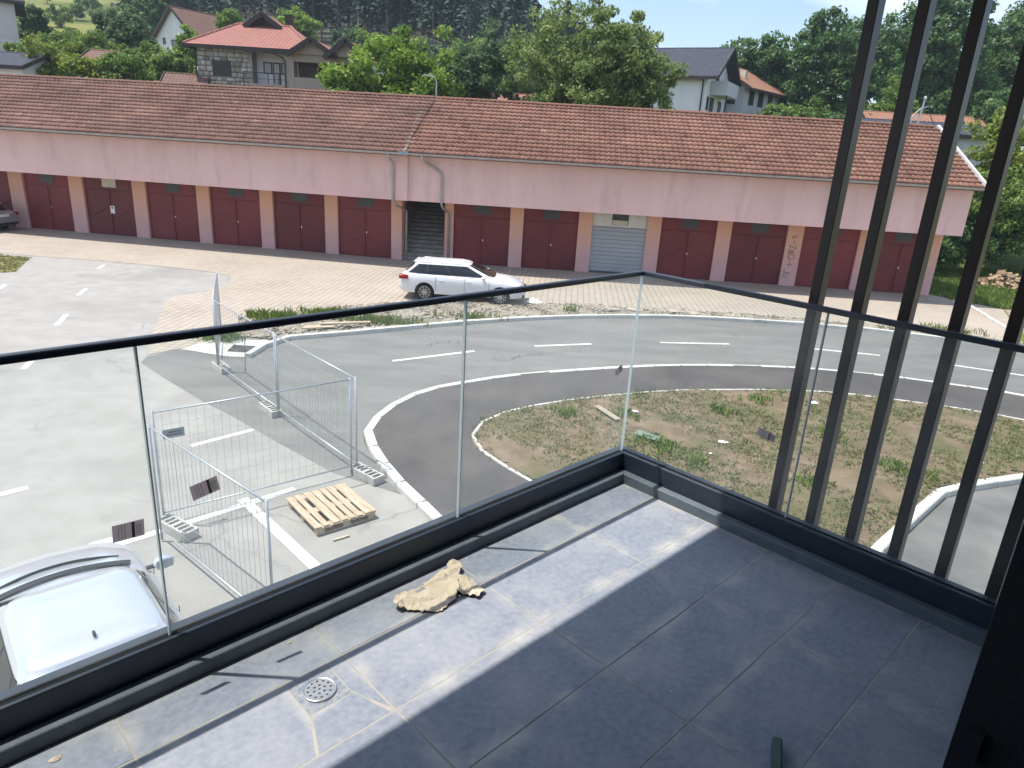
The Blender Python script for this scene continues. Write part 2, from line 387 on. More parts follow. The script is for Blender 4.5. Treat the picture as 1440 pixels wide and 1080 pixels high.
pav = [(-9.46, 17.2), (-10.23, 18.9), (-10.81, 20.42), (-11.82, 22.97), (-11.92, 23.88), (-11.18, 25.25), (-11.25, 26.92), (-12.2, 28.35), (-15.91, 29.3), (-20.63, 29.7), (-46, 33.6),
       (-46, 40.6), (-6.33, 34.75), (19.8, 33.65), (21.6, 30.9), (19.6, 27.0), (17.0, 24.2)] + outer_s[outer_s.index(tuple(np.array(outer[15], float))):3:-1] + [(-6.81, 19.3), (-8.4, 19.0), (-8.9, 18.0)]
sheet('brick_paving', smooth_line(pav[:10], 3) + pav[10:], .010, M_paver)
apron = [(-8.91, 17.85), (-8.49, 18.95), (-6.75, 19.25), (-6.95, 17.5), (-7.52, 17.45)]
sheet('concrete_apron', apron, .015, M_kerb)
M_dark = mat('dark_iron', (.06, .06, .06), .6, col2=(.10, .095, .09), scale=9)
o = MB()
for k in range(7):
    t = k / 6; o.bar((-7.72 + .06 * t, 18.46 - .56 * t, .022), (-7.16 + .06 * t, 18.46 - .56 * t, .022), .05, .012)
o.bar((-7.72, 18.5, .021), (-7.66, 17.88, .021), .04, .014); o.bar((-7.14, 18.5, .021), (-7.08, 17.88, .021), .04, .014)
tag(o.build('drain_grate', M_dark), 'dark iron drain grate set in pale concrete apron', 'drain')

# ---- gravel verge between road and paving
gravel_poly = [(-8.3, 19.3), (-8.66, 21.44), (-6.89, 23.2), (-4.7, 24.75), (-.4, 25.9), (2.37, 26.6), (4.81, 26.43), (6.41, 26.62), (10.5, 26.4), (13.05, 25.9), (16.16, 25.3), (18.2, 24.6)] + [tuple(p) for p in offset_line(outer_s, .12)[::-1]][outer_s[::-1].index(tuple(np.array(outer[15], float))):-7]
def bumpy(name, poly, z, amp, step, mt, seed=1):
    P = np.array(poly); x0, y0 = P.min(0); x1, y1 = P.max(0)
    xs = np.arange(x0, x1 + step, step); ys = np.arange(y0, y1 + step, step)
    X, Y = np.meshgrid(xs, ys); r2 = np.random.default_rng(seed)
    Z = z + amp * (np.sin(X * 2.3 + .7) * np.sin(Y * 2.9) * .5 + np.sin(X * 5.1 + Y * 3.3) * .3) + r2.normal(0, amp * .35, X.shape)
    ins = in_poly(X.ravel(), Y.ravel(), P).reshape(X.shape)
    n_x = len(xs); I = np.arange(X.size).reshape(X.shape)
    Fq = np.stack([I[:-1, :-1], I[:-1, 1:], I[1:, 1:], I[1:, :-1]], -1).reshape(-1, 4)
    ok = ins.ravel()[Fq].all(1)
    V = np.stack([X, Y, Z], -1).reshape(-1, 3); Fq = Fq[ok]
    used = np.unique(Fq); mp_ = -np.ones(len(V), int); mp_[used] = np.arange(len(used))
    o = link(name, np_mesh(name, V[used], mp_[Fq]), mt, smooth=True); tag(o, kind='structure'); return o
sheet('verge_bed', gravel_poly, .018, M_gravel)
bumpy('gravel_verge', gravel_poly, .055, .05, .16, M_gravel, 3)

def scatter(poly, n, seed):
    P = np.array(poly); r2 = np.random.default_rng(seed); res = np.zeros((0, 2))
    while len(res) < n:
        q = r2.uniform(P.min(0), P.max(0), (n, 2)); res = np.r_[res, q[in_poly(q[:, 0], q[:, 1], P)]]
    return res[:n]

def rocks(name, pts, z, smin, smax, mt, seed=0):
    r2 = np.random.default_rng(seed); n = len(pts)
    base = np.array([(1, 0, 0), (-1, 0, 0), (0, 1, 0), (0, -1, 0), (0, 0, 1), (0, 0, -1)], float)
    fc = np.array([(0, 2, 4), (2, 1, 4), (1, 3, 4), (3, 0, 4), (2, 0, 5), (1, 2, 5), (3, 1, 5), (0, 3, 5)])
    s = smin + (smax - smin) * r2.random(n) ** 3
    V = base[None] * r2.uniform(.6, 1.2, (n, 6, 1)) * s[:, None, None] * np.array([1, 1, .6])
    a = r2.uniform(0, 6.28, n); c, s_ = np.cos(a)[:, None], np.sin(a)[:, None]
    V = np.stack([V[..., 0] * c - V[..., 1] * s_, V[..., 0] * s_ + V[..., 1] * c, V[..., 2]], -1)
    V += np.c_[pts, np.full(n, z)][:, None, :]
    Fq = (fc[None] + (np.arange(n) * 6)[:, None, None]).reshape(-1, 3)
    return link(name, np_mesh(name, V.reshape(-1, 3), Fq, np.repeat(r2.random(n), 6)), mt)
M_stone = tint_mat('gravel_stones', [(0, (.16, .13, .10)), (.5, (.30, .265, .215)), (1, (.50, .47, .42))], .9)
o = rocks('gravel', scatter(gravel_poly, 5200, 5), .06, .02, .10, M_stone, 2)
tag(o, 'loose brown and grey gravel beside the kerb', 'gravel', kind='stuff')

# ---- kerbs, stone by stone
def kerb(name, line, step, wid, z0, z1, side, bevel=.015, lbl=None):
    root = empty(name); tag(root, kind='structure')
    P = resample(line, step); Q = offset_line(P, wid * side)
    for i in range(len(P) - 1):
        a, b, c, d = P[i], P[i + 1], Q[i + 1], Q[i]
        gp = .006 / max(1e-6, np.linalg.norm(b - a)); a2 = a + (b - a) * gp; b2 = b - (b - a) * gp; d2 = d + (c - d) * gp; c2 = c - (c - d) * gp
        dz = random.uniform(-.006, .006)
        MB().prism([a2, b2, c2, d2], z0, z1 + dz).build('kerb_stone', M_kerb, root, bevel=bevel)
    return root
kerb('outer_kerb', outer_s, 1.0, .17, -.05, .13, 1)
i1 = i0 - 8
kerb('inner_kerb', inner_s[:], .8, .19, -.05, .12, -1, .02)
island_k = [(4.2, 7.9), (2.6, 8.9), (1.5, 9.9), (.48, 11.01), (-.04, 11.6), (-.51, 12.22), (-.74, 12.81), (-.74, 13.17), (-.56, 13.85), (-.12, 14.43), (.63, 15.01), (1.58, 15.56), (2.84, 16.15), (4.29, 16.68), (7.02, 17.17), (8.81, 17.16), (10.3, 16.80), (11.6, 16.41), (12.41, 15.97), (14.6, 14.9), (16.2, 13.9)]
island_s = smooth_line(island_k, 3)
kerb('island_kerb', island_s, .8, .07, -.02, .135, -1, .008)
br_k = [(16.2, 13.9), (13.5, 13.75), (10.25, 12.77), (9.09, 12.33), (8.08, 11.91), (7.24, 11.09), (5.54, 9.4), (4.2, 7.9)]
kerb('yard_kerb', br_k, .8, .18, -.05, .135, 1, .02)
path_poly = [tuple(p) for p in offset_line(inner_s, -.1)] + [(24, 1)] + [(16.9, 13.9)] + island_s[::-1] + [(4.2, 7.3), (3.5, 5.5)]
sheet('footpath', path_poly, .115, M_path)
soil_poly = island_s + br_k[1:-1]
sheet('island_bed', soil_poly, .11, M_soil)
bumpy('island_soil', soil_poly, .122, .02, .13, M_soil, 8)
M_yard = mat('yard_asphalt', (.145, .143, .138), .85, col2=(.20, .197, .188), scale=.7, detail=9, col3=(.10, .10, .10), scale3=.5, lo3=.5, hi3=.75, bump=.3, bscale=60)
sheet('yard', [(4.3, 7.8), (5.54, 9.4), (7.24, 11.09), (8.08, 11.91), (10.25, 12.77), (13.5, 13.75), (16.5, 13.85), (24, 1), (24, -10), (3.2, -10), (3.2, 4)], .006, M_yard)

# ---- painted markings
def dash(name, a, b, wd, z=.011):
    a = Vector((*a, 0)); b = Vector((*b, 0)); d = (b - a).normalized(); n_ = Vector((-d.y, d.x, 0)) * wd / 2
    me = bpy.data.meshes.new(name); me.from_pydata([tuple(p + Vector((0, 0, z))) for p in (a - n_, b - n_, b + n_, a + n_)], [], [(0, 1, 2, 3)])
    return tag(link(name, me, M_white), kind='structure')
dl = [((-3.25, 17.94), (-1.14, 19.36)), ((.61, 20.28), (2.38, 20.91)), ((4.62, 21.58), (6.92, 21.93)), ((9.65, 21.97), (11.66, 21.65)), ((13.66, 20.99), (15.6, 20.2)), ((17.6, 19.0), (19.2, 17.7))]
for a, b in dl: dash('lane_mark', a, b, .13)
for a, b in [((-17.77, 23.46), (-18.05, 24.1)), ((-14.93, 23.23), (-15.25, 24.2)), ((-16.94, 27.85), (-17.2, 28.7)), ((-13.25, 19.4), (-13.72, 20.65)), ((-11.59, 15.58), (-11.92, 16.5)), ((-8.3, 9.4), (-7.72, 10.02))]:
    dash('lot_mark', a, b, .14, .005)
dash('parking_line', (-5.95, 11.94), (-5.11, 12.87), .12, .005)
dash('parking_line', (-6.4, 7.6), (-3.55, 10.52), .14, .0052)
dash('parking_line', (-4.26, 10.07), (-1.9, 7.6), .17, .0095)
sheet('lot_grass', [(-22.3, 29.5), (-20.6, 29.2), (-19.24, 26.37), (-19.6, 25.9), (-27, 25.5), (-27, 29.5)], .012, mat('dry_turf', (.16, .165, .055), .95, col2=(.24, .215, .10), scale=2))

# ---- dried tyre prints on the carriageway
M_mark = mat('tyre_print', (.105, .10, .095), .9, col2=(.16, .155, .15), scale=8)
tr = np.random.default_rng(14)
for (ax, ay, bx, by, k_) in ((-2.6, 19.7, -1.4, 20.6, 26), (-.6, 18.6, .9, 19.5, 34), (.9, 19.6, 2.2, 20.2, 16), (-2.2, 20.9, -.6, 21.6, 14)):
    mk_ = MB(); d_ = Vector((bx - ax, by - ay, 0)).normalized(); n_ = Vector((-d_.y, d_.x, 0))
    for k in range(k_):
        t = k / k_ + tr.uniform(-.02, .02); c_ = Vector((lerp_(ax, bx, t), lerp_(ay, by, t), .0085)) + n_ * tr.normal(0, .12)
        w1 = n_ * tr.uniform(.03, .09) + d_ * tr.uniform(.0, .06); w2 = d_ * tr.uniform(.01, .03)
        mk_.add([c_ - w1 - w2, c_ + w1 - w2, c_ + w1 + w2, c_ - w1 + w2], [(0, 1, 2, 3)])
    tag(mk_.build('tyre_print', M_mark), kind='structure')

# ---- blades of grass and weeds
def blades(name, pts, z, h0, h1, mt, per=7, spread=.09, wd=.012, seed=0, lean=.5):
    r2 = np.random.default_rng(seed); n = len(pts) * per
    c = np.repeat(np.asarray(pts), per, 0) + r2.normal(0, spread, (n, 2)); h = r2.uniform(h0, h1, n); a = r2.uniform(0, 6.28, n)
    ln = r2.uniform(.1, lean, n) * h; w_ = wd * r2.uniform(.6, 1.6, n)
    dx, dy = np.cos(a), np.sin(a)
    z = np.broadcast_to(np.asarray(z, float), (len(pts),)); zz = np.repeat(z, per)
    v0 = np.stack([c[:, 0] - dy * w_, c[:, 1] + dx * w_, zz], 1); v1 = np.stack([c[:, 0] + dy * w_, c[:, 1] - dx * w_, zz], 1)
    v2 = np.stack([c[:, 0] + dx * ln * .4 + dy * w_ * .8, c[:, 1] + dy * ln * .4 - dx * w_ * .8, zz + h * .6], 1)
    v3 = np.stack([c[:, 0] + dx * ln, c[:, 1] + dy * ln, zz + h * (1 - .25 * ln / h)], 1)
    V = np.stack([v0, v1, v2, v3], 1).reshape(-1, 3)
    b = np.arange(n) * 4
    Fq = np.concatenate([np.stack([b, b + 1, b + 2], 1), np.stack([b, b + 2, b + 3], 1)])
    return link(name, np_mesh(name, V, Fq, np.repeat(r2.random(n), 4)), mt)
M_blade = tint_mat('grass_blades', [(0, (.09, .15, .03)), (.6, (.16, .235, .05)), (1, (.27, .31, .10))], .7, .3)
M_weed = tint_mat('weed_leaves', [(0, (.10, .125, .045)), (.55, (.155, .185, .065)), (1, (.27, .25, .14))], .7, .25)
def clumpy(poly, n, seed, sc=1.1, thr=0.15):
    q = scatter(poly, n * 4, seed); f = np.sin(q[:, 0] * sc + 1.3) * np.sin(q[:, 1] * sc * 1.3 + .4) + .6 * np.sin(q[:, 0] * sc * 2.7 + q[:, 1] * 1.9) + np.random.default_rng(seed).normal(0, .45, len(q))
    return q[f > thr][:n]
o = blades('weeds', clumpy(soil_poly, 4300, 11, 1.1, -.35), .125, .015, .065, M_weed, 7, .06, .011, 12, 1.8)
tag(o, 'low green weeds dotted over the bare soil island', 'weeds', kind='stuff')
tl = np.array([(2.95, 13.25), (2.6, 14.6), (6.9, 14.1), (7.1, 14.3), (1.2, 14.5), (7.9, 12.3), (7.5, 12.6), (3.2, 13.0), (6.1, 16.2), (3.6, 12.3), (4.9, 15.2), (5.6, 11.7)])
pts = np.concatenate([rng.normal(c, .16, (15, 2)) for c in tl])
o = blades('weed_clumps', pts, .125, .06, .20, M_blade, 8, .07, .014, 15, 1.0)
tag(o, 'taller bright green weed clumps on the soil island', 'weeds', kind='stuff')
pts = np.concatenate([rng.normal((-7.6, 21.6), (.5, .22), (90, 2)), rng.normal((-6.2, 22.4), (.5, .2), (60, 2)), rng.normal((-4.4, 21.75), (.6, .14), (90, 2)), rng.normal((-8.3, 18.9), (.3, .15), (50, 2)), rng.normal((-1.6, 23.1), (.5, .12), (20, 2)), rng.normal((1.9, 25.2), (.2, .1), (8, 2)), rng.normal((15.5, 25.6), (1.0, .2), (40, 2))])
o = blades('verge_grass', pts, .05, .10, .32, M_blade, 8, .10, .016, 17, .6)
tag(o, 'tufts of tall green grass growing in the gravel verge', 'grass', kind='stuff')
o = blades('meadow_grass', scatter([(-22.3, 29.5), (-20.6, 29.2), (-19.24, 26.37), (-19.6, 25.9), (-27, 25.5), (-27, 29.5)], 1500, 21), .012, .03, .08, tint_mat('dry_blades', [(0, (.16, .18, .05)), (1, (.34, .31, .15))], .8, .3), 6, .06, .015, 22)
tag(o, 'short grass patch edging the car park', 'grass', kind='stuff')
pts = scatter([(20.2, 32.6), (21.9, 30.8), (30, 31), (34, 38), (31, 43), (20.3, 42)], 5200, 23)
o = blades('rough_grass', pts, terr(pts[:, 0], pts[:, 1]), .08, .3, M_blade, 6, .10, .02, 24)
tag(o, 'rough green grass beside the end of the garages', 'grass', kind='stuff')
sheet('dirt_track', [(19.0, 25.6), (20.3, 28.2), (21.7, 31.0), (42, 33.5), (44, 15), (31, 10), (29.6, 10.3), (25.6, 16.5), (21.2, 21.1), (17.6, 23.5)], .003, M_gravel)
kerb('garden_edging', [(20.0, 31.9), (20.28, 31.07), (19.5, 28.2), (18.9, 26.0)], 1.1, .14, -.05, .10, -1)

# ================================================================== GARAGES
M_plaster = mat('pink_plaster', (.74, .505, .48), .9, col2=(.67, .445, .42), scale=.6, detail=8, col3=(.52, .375, .355), scale3=1.8, lo3=.52, hi3=.85, bump=.35, bscale=25, spec=.15, stretch=(1, 1, .25))
def two_tone(name, lowc, highc, z0, z1):
    m_ = mat(name, lowc, .9, col2=tuple(c * .9 for c in lowc), scale=1.5, bump=.3, bscale=25, spec=.15)
    n = m_.node_tree.nodes; l = m_.node_tree.links; b = n['Principled BSDF']; last = n[m_['nodes_last']]
    g_ = n.new('ShaderNodeNewGeometry'); sp = n.new('ShaderNodeSeparateXYZ'); l.new(g_.outputs['Position'], sp.inputs[0])
    q = n.new('ShaderNodeTexNoise'); q.inputs['Scale'].default_value = 1.2; q.inputs['Detail'].default_value = 5; l.new(g_.outputs['Position'], q.inputs['Vector'])
    ad = n.new('ShaderNodeMath'); ad.operation = 'ADD'; l.new(sp.outputs['Z'], ad.inputs[0]); l.new(q.outputs['Fac'], ad.inputs[1])
    mr = n.new('ShaderNodeMapRange'); mr.inputs['From Min'].default_value = z0 + .5; mr.inputs['From Max'].default_value = z1 + .5; l.new(ad.outputs[0], mr.inputs['Value'])
    mxn = n.new('ShaderNodeMixRGB'); mxn.inputs['Color2'].default_value = (*highc, 1); l.new(mr.outputs['Result'], mxn.inputs['Fac']); l.new(last.outputs['Color'], mxn.inputs['Color1'])
    l.new(mxn.outputs['Color'], b.inputs['Base Color']); return m_
M_pil = two_tone('pilaster_paint', (.60, .375, .365), (.66, .38, .265), .6, 2.3)
M_door = mat('red_steel', (.155, .027, .030), .5, col2=(.19, .038, .040), scale=1.2, col3=(.115, .022, .026), scale3=.6, bump=.1, bscale=6, spec=.35)
def vary(m_, lo, hi):
    """each door has faded a little differently"""
    n = m_.node_tree.nodes; l = m_.node_tree.links; b = n['Principled BSDF']; last = n[m_['nodes_last']]
    oi = n.new('ShaderNodeObjectInfo'); mr = n.new('ShaderNodeMapRange'); mr.inputs['To Min'].default_value = lo; mr.inputs['To Max'].default_value = hi; l.new(oi.outputs['Random'], mr.inputs['Value'])
    mm = n.new('ShaderNodeMixRGB'); mm.blend_type = 'MULTIPLY'; mm.inputs['Fac'].default_value = 1; l.new(last.outputs['Color'], mm.inputs['Color1']); l.new(mr.outputs['Result'], mm.inputs['Color2']); l.new(mm.outputs['Color'], b.inputs['Base Color'])
vary(M_door, .72, 1.25)
M_pane = mat('dusty_pane', (.028, .034, .034), .35, col2=(.05, .055, .053), scale=3, spec=.5)
M_grey = mat('roller_grey', (.36, .38, .40), .45, col2=(.32, .34, .36), scale=1.2, spec=.4)
M_cream = mat('cream_board', (.58, .55, .44), .8, col2=(.5, .47, .38), scale=4)
M_whitepl = mat('white_panel', (.62, .61, .57), .7, col2=(.55, .54, .5), scale=2)
M_zinc = mat('zinc', (.42, .41, .39), .5, col2=(.33, .32, .31), scale=3, metal=.4, spec=.5)
M_tile_d = tint_mat('brown_roof_tiles', [(0, (.138, .072, .054)), (.45, (.192, .104, .079)), (.85, (.228, .128, .097)), (1, (.28, .17, .134))], .85, noise_amt=.35)
M_tile_r = tint_mat('red_roof_tiles', [(0, (.15, .072, .051)), (.45, (.22, .112, .08)), (.85, (.265, .142, .103)), (1, (.32, .19, .14))], .85, noise_amt=.25)
M_step = mat('stair_concrete', (.27, .265, .24), .9, col2=(.18, .175, .16), scale=3, bump=.3)
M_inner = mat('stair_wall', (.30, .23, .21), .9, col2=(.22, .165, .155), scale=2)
M_ink = mat('spray_paint', (.02, .015, .02), .7)
M_redink = mat('red_spray', (.14, .03, .035), .7)
M_paper = mat('paper', (.75, .75, .75), .8)
M_metal = mat('bright_metal', (.6, .6, .6), .35, metal=1.0)

EAVE = (-2.25, 5.07); RIDGE = (3.0, 7.62); BEAM = 2.98

def roof_tiles(x0, x1, mt, parent, seed, near_c, wid=.235, rows=15):
    r2 = np.random.default_rng(seed)
    (ye, ze), (yr, zr) = EAVE, RIDGE; L = math.hypot(yr - ye, zr - ze); uy, uz = (yr - ye) / L, (zr - ze) / L; ny_, nz_ = -uz, uy
    nc = int(round((x1 - x0) / wid)); wid = (x1 - x0) / nc
    C, Rw = np.meshgrid(np.arange(nc), np.arange(rows)); C = C.ravel(); Rw = Rw.ravel(); n = len(C)
    step = L / rows
    tx = np.array([0, .18, .36, .5, .75, 1.0]); th = np.array([.004, .03, .03, .004, .0, .004])
    V = []
    jit = r2.normal(0, .006, n); lift = r2.normal(0, .004, n); tw = r2.normal(0, .004, n)
    for row in range(3):
        s = Rw * step + (0 if row < 2 else step * 1.06) + jit * (row < 2)
        h = {0: .0, 1: .072, 2: .012}[row]
        for k in range(6):
            hh = h + th[k] * (1 if row else 0) + lift * (row < 2)
            if row == 2: hh = h + th[k]
            y = ye + uy * s + ny_ * hh; z = ze + uz * s + nz_ * hh
            x = x0 + C * wid + tx[k] * (wid * .985) + tw * (row < 2)
            V.append(np.stack([x, y, z], -1))
    V = np.stack(V, 1)            # n,18,3
    near = (Rw < 5) & (np.abs(C - near_c(nc)) <= 29.5)
    f = []
    for row in range(2):
        for k in range(5): a = row * 6 + k; f.append((a, a + 1, a + 7, a + 6))
    tint = np.clip(r2.normal(.5, .16, n), 0, 1)
    org = np.stack([x0 + C * wid, ye + uy * Rw * step, ze + uz * Rw * step], -1)      # the nearest courses: every tile its own piece
    vari = []
    for q in np.nonzero(near)[0][::13][:22]:
        me = np_mesh('tile', V[q] - org[q], np.array(f), np.full(18, tint[q])); me.materials.append(mt); vari.append(me)
    for q in np.nonzero(near)[0]:
        t_ = bpy.data.objects.new('tile', vari[int(r2.integers(len(vari)))]); COL.objects.link(t_); t_.parent = parent; t_.location = org[q]
    V = V[~near]; tint = tint[~near]; n = len(V)
    Fq = (np.array(f)[None] + (np.arange(n) * 18)[:, None, None]).reshape(-1, 4)
    o = link('roof_tiles', np_mesh('roof_tiles', V.reshape(-1, 3), Fq, np.repeat(tint, 18)), mt, parent)
    tag(o, kind='stuff'); return o

def door_mesh(w_):
    d = MB()
    d.box(0, w_, .02, .06, 0, BEAM - .003)                        # back sheet
    for x0, x1 in ((.0, w_ / 2 - .012), (w_ / 2 + .012, w_)):       # two leaves
        d.box(x0 + .02, x1 - .0, -.01, .02, .03, 2.28)
        for z in (.06, .78, 1.48, 2.2): d.box(x0 + .02, x1, -.028, -.01, z, z + .06)
        for x in (x0 + .02, x1 - .06): d.box(x, x + .06, -.0265, -.011, .06, 2.26)
        d.bar((x0 + .08, -.014, .84), (x1 - .08, -.014, 1.46), .03, .02)
    d.box(.02, w_ - .02, -.01, .02, 2.31, BEAM - .004)
    me = d.mesh('door'); me.materials.append(M_door); return me
def handle_mesh():
    h = MB(); h.box(-.018, .018, -.035, -.02, -.05, .05); h.bar((0, -.05, .0), (.07, -.05, 0), .018); h.bar((0, -.025, 0), (0, -.06, 0), .018)
    me = h.mesh('handle'); me.materials.append(M_metal); return me
def pane_mesh():
    p = MB(); p.box(0, .78, -.03, -.012, 0, .46); me = p.mesh('pane'); me.materials.append(M_pane); return me
ME_H = handle_mesh(); ME_P = pane_mesh()

def garage(name, loc, rz, x0, x1, pil, doors, tile_mt, seed, stair=None, open_end=False):
    root = empty(name, loc, rz)
    fw = MB()
    fw.box(x0, x1, -1.5, 0.0, BEAM, 5.0)                           # overhanging upper storey
    fw.build('upper_wall', M_plaster, root)
    MB().box(x0, x1, .12 if not stair else .13, 6.8, BEAM + .003, 5.0).build('attic', M_plaster, root)
    MB().box(x0, x1, 6.5, 6.8, 0, BEAM).build('back_wall', M_plaster, root)
    for (a, b) in pil: MB().box(a, b, -.0, .4, 0, BEAM - .002).build('pilaster', M_pil, root, bevel=.012)
    for (a, b) in doors:
        MB().box(a + .01, b - .01, .30, .42, 0, BEAM - .004).build('door_backing', M_dark, root)
    # gutter, rafters, roof deck
    gt = MB()
    for k in range(9):
        a0 = math.pi + math.pi * k / 8; 
        if k < 8:
            a1 = math.pi + math.pi * (k + 1) / 8
            p0 = (-2.31 + .075 * math.cos(a0), 5.06 + .075 * math.sin(a0)); p1 = (-2.31 + .075 * math.cos(a1), 5.06 + .075 * math.sin(a1))
            gt.add([(x0, p0[0], p0[1]), (x1, p0[0], p0[1]), (x1, p1[0], p1[1]), (x0, p1[0], p1[1])], [(0, 1, 2, 3)])
    gt.box(x0, x1, -2.39, -2.375, 5.055, 5.075); gt.box(x0, x1, -2.24, -2.225, 4.98, 5.06); gt.box(x0, x1, -2.2, -1.5, 4.985, 5.0)
    gt.build('gutter', M_zinc, root)
    deck = MB()
    deck.slab([(x0, EAVE[0], EAVE[1]), (x1, EAVE[0], EAVE[1]), (x1, RIDGE[0], RIDGE[1]), (x0, RIDGE[0], RIDGE[1])], .14)
    deck.slab([(x0, 8.0, 4.97), (x1, 8.0, 4.97), (x1, RIDGE[0] + .01, RIDGE[1]), (x0, RIDGE[0] + .01, RIDGE[1])], .14)
    rf = deck.build('roof', mat('roof_deck', (.16, .095, .07), .9, col2=(.2, .12, .09), scale=3), root)
    roof_tiles(x0, x1, tile_mt, rf, seed, (lambda nc: nc * .28) if stair else (lambda nc: nc - 30.5))
    # ridge caps, one by one
    cap = MB(); nn = 8
    for k in range(nn):
        a0 = math.pi * k / nn; a1 = math.pi * (k + 1) / nn
        for (xa, ra, xb, rb) in ((0, .135, .42, .115),):
            cap.add([(xa, ra * math.cos(a0), ra * math.sin(a0) * .8), (xb, rb * math.cos(a0), rb * math.sin(a0) * .8), (xb, rb * math.cos(a1), rb * math.sin(a1) * .8), (xa, ra * math.cos(a1), ra * math.sin(a1) * .8)], [(0, 1, 2, 3)])
    cap.box(0, .02, -.135, .135, -.03, .02)
    cme = cap.mesh('ridge_tile'); t_ = cme.attributes.new('tint', 'FLOAT', 'POINT'); t_.data.foreach_set('value', [.35] * len(cme.vertices)); cme.materials.append(tile_mt)
    n = int((x1 - x0) / .4)
    for i in range(n):
        c = bpy.data.objects.new('ridge_tile', cme); COL.objects.link(c); c.parent = rf
        c.location = (x0 + i * .4, RIDGE[0], RIDGE[1] + .03 + random.uniform(-.008, .008))
    # doors
    dm = {}
    for i, (a, b) in enumerate(doors):
        w_ = round(b - a, 2)
        if w_ not in dm: dm[w_] = door_mesh(w_)
        d = bpy.data.objects.new('garage_door', dm[w_]); COL.objects.link(d); d.parent = root; d.location = (a, .15, 0)
        p = bpy.data.objects.new('pane', ME_P); COL.objects.link(p); p.parent = d; p.location = (w_ / 2 - .36, 0, 2.42)
        h = bpy.data.objects.new('handle', ME_H); COL.objects.link(h); h.parent = d; h.location = (w_ / 2 + .06, 0, 1.2)
        dm[(i,)] = (d, p, w_)
    return root, dm

# ---- the western row
pilL = [(-37.6, -36.9), (-34.15, -33.4), (-30.7, -29.95), (-27.27, -26.45), (-23.75, -22.95), (-20.15, -19.4), (-16.6, -15.9), (-13.2, -12.51), (-9.8, -9.13), (-6.4, -5.85)]
doorsL = [(pilL[i][1], pilL[i + 1][0]) for i in range(len(pilL) - 1)]
GL, dL = garage('garage_row', (0, 33.604, 0), -.146, -37.6, -5.12, pilL, doorsL, M_tile_d, 31)
tag(GL, 'long pink garage row with stained brown roof and nine dark red doors', 'garage')
d2 = dL[(4,)][0]; p2 = dL[(4,)][1]
p2.data = p2.data.copy(); p2.data.materials.clear(); p2.data.materials.append(M_cream); p2['label'] = 'cream board covering the door window'
MB().box(1.36, 1.60, -.037, -.029, 1.12, 1.50).build('notice', M_paper, d2)
MB().box(1.42, 1.52, -.040, -.0375, 1.36, 1.45).build('notice_mark', M_ink, d2)
# downpipe at the joint of the two rows
dp = MB().tube([(-5.78, -2.31, 4.99), (-5.78, -2.27, 4.88), (-5.78, -1.62, 4.62), (-5.78, -1.57, 4.5), (-5.78, -1.57, 2.95), (-5.70, -1.4, 2.75), (-5.62, -.25, 2.45), (-5.60, -.09, 2.35), (-5.60, -.09, .05)], .055, 10)
for z in (4.2, 3.2, 1.6, .6): dp.lathe([(.062, -.03), (.07, 0), (.062, .03)], (-5.78 if z > 2.9 else -5.60, -1.57 if z > 2.9 else -.09, z), 'Z', 10)
dp.build('downpipe', M_zinc, GL, smooth=True)

# ---- the eastern row with the stair passage
pilR = [(-3.72, -3.29), (-.57, .08), (2.71, 3.38), (5.97, 6.64), (9.26, 9.95), (12.55, 13.3), (15.9, 16.6), (19.25, 19.65)]
doorsR = [(-3.29, -.57), (.08, 2.71), (6.64, 9.26), (9.95, 12.55), (13.3, 15.9), (16.6, 19.25)]
GR, dR = garage('garage_row', (0, 34.262, 0), -.043, -5.25, 19.65, pilR, doorsR, M_tile_r, 32, stair=True)
tag(GR, 'pink garage row with stair passage, grey roller door and reddish tiled roof', 'garage')
MB().box(19.4, 19.65, .4, 6.5, 0, BEAM).build('end_wall', M_plaster, GR)
gb = MB(); gb.add([(19.6, -1.5, 5.0), (19.6, 6.8, 5.0), (19.6, RIDGE[0], RIDGE[1] - .2), (19.35, -1.5, 5.0), (19.35, 6.8, 5.0), (19.35, RIDGE[0], RIDGE[1] - .2)], [(0, 1, 2), (3, 5, 4), (0, 2, 5, 3), (1, 4, 5, 2)]); gb.build('gable', M_plaster, GR)
vg = MB(); vg.bar((19.70, EAVE[0] - .1, EAVE[1] + .05), (19.70, RIDGE[0], RIDGE[1] + .07), .10, .16); vg.bar((19.70, 8.0, 5.0), (19.70, RIDGE[0], RIDGE[1] + .07), .10, .16); vg.build('verge_flashing', mat('white_flashing', (.6, .6, .6), .4, col2=(.5, .5, .5), scale=4), GR)
MB().box(19.66, 20.1, -2.38, -2.25, 4.97, 5.06).build('gutter_end', M_zinc, GR)
# stair passage
for i in range(15):
    MB().box(-5.83, -3.73, .05 + i * .29, .05 + (i + 1) * .29 + .03, 0 if i == 0 else i * .175 - .02, (i + 1) * .175).build('step', M_step, GR, bevel=.012)
MB().box(-5.95, -5.83, .1, 6.5, 0, BEAM - .003).build('passage_wall', M_inner, GR)
MB().box(-3.73, -3.60, .4, 6.5, 0, BEAM - .003).build('passage_wall', M_inner, GR)
MB().box(-5.83, -3.73, 4.5, 4.6, 0, BEAM + .5).build('passage_end', M_inner, GR)
gf = MB(); r3 = random.Random(4)
for k in range(16):
    y = .35 + r3.random() * 1.3; z = 1.0 + y * .55 + r3.random() * 1.0; 
    pts = [(-5.822, y + r3.uniform(-.2, .2), min(2.9, z + r3.uniform(-.25, .25))) for _ in range(4)]
    for a, b in zip(pts, pts[1:]): gf.bar(a, b, .045, .012, up=(1, 0, 0))
gf.build('graffiti', M_redink, GR)
gf = MB()
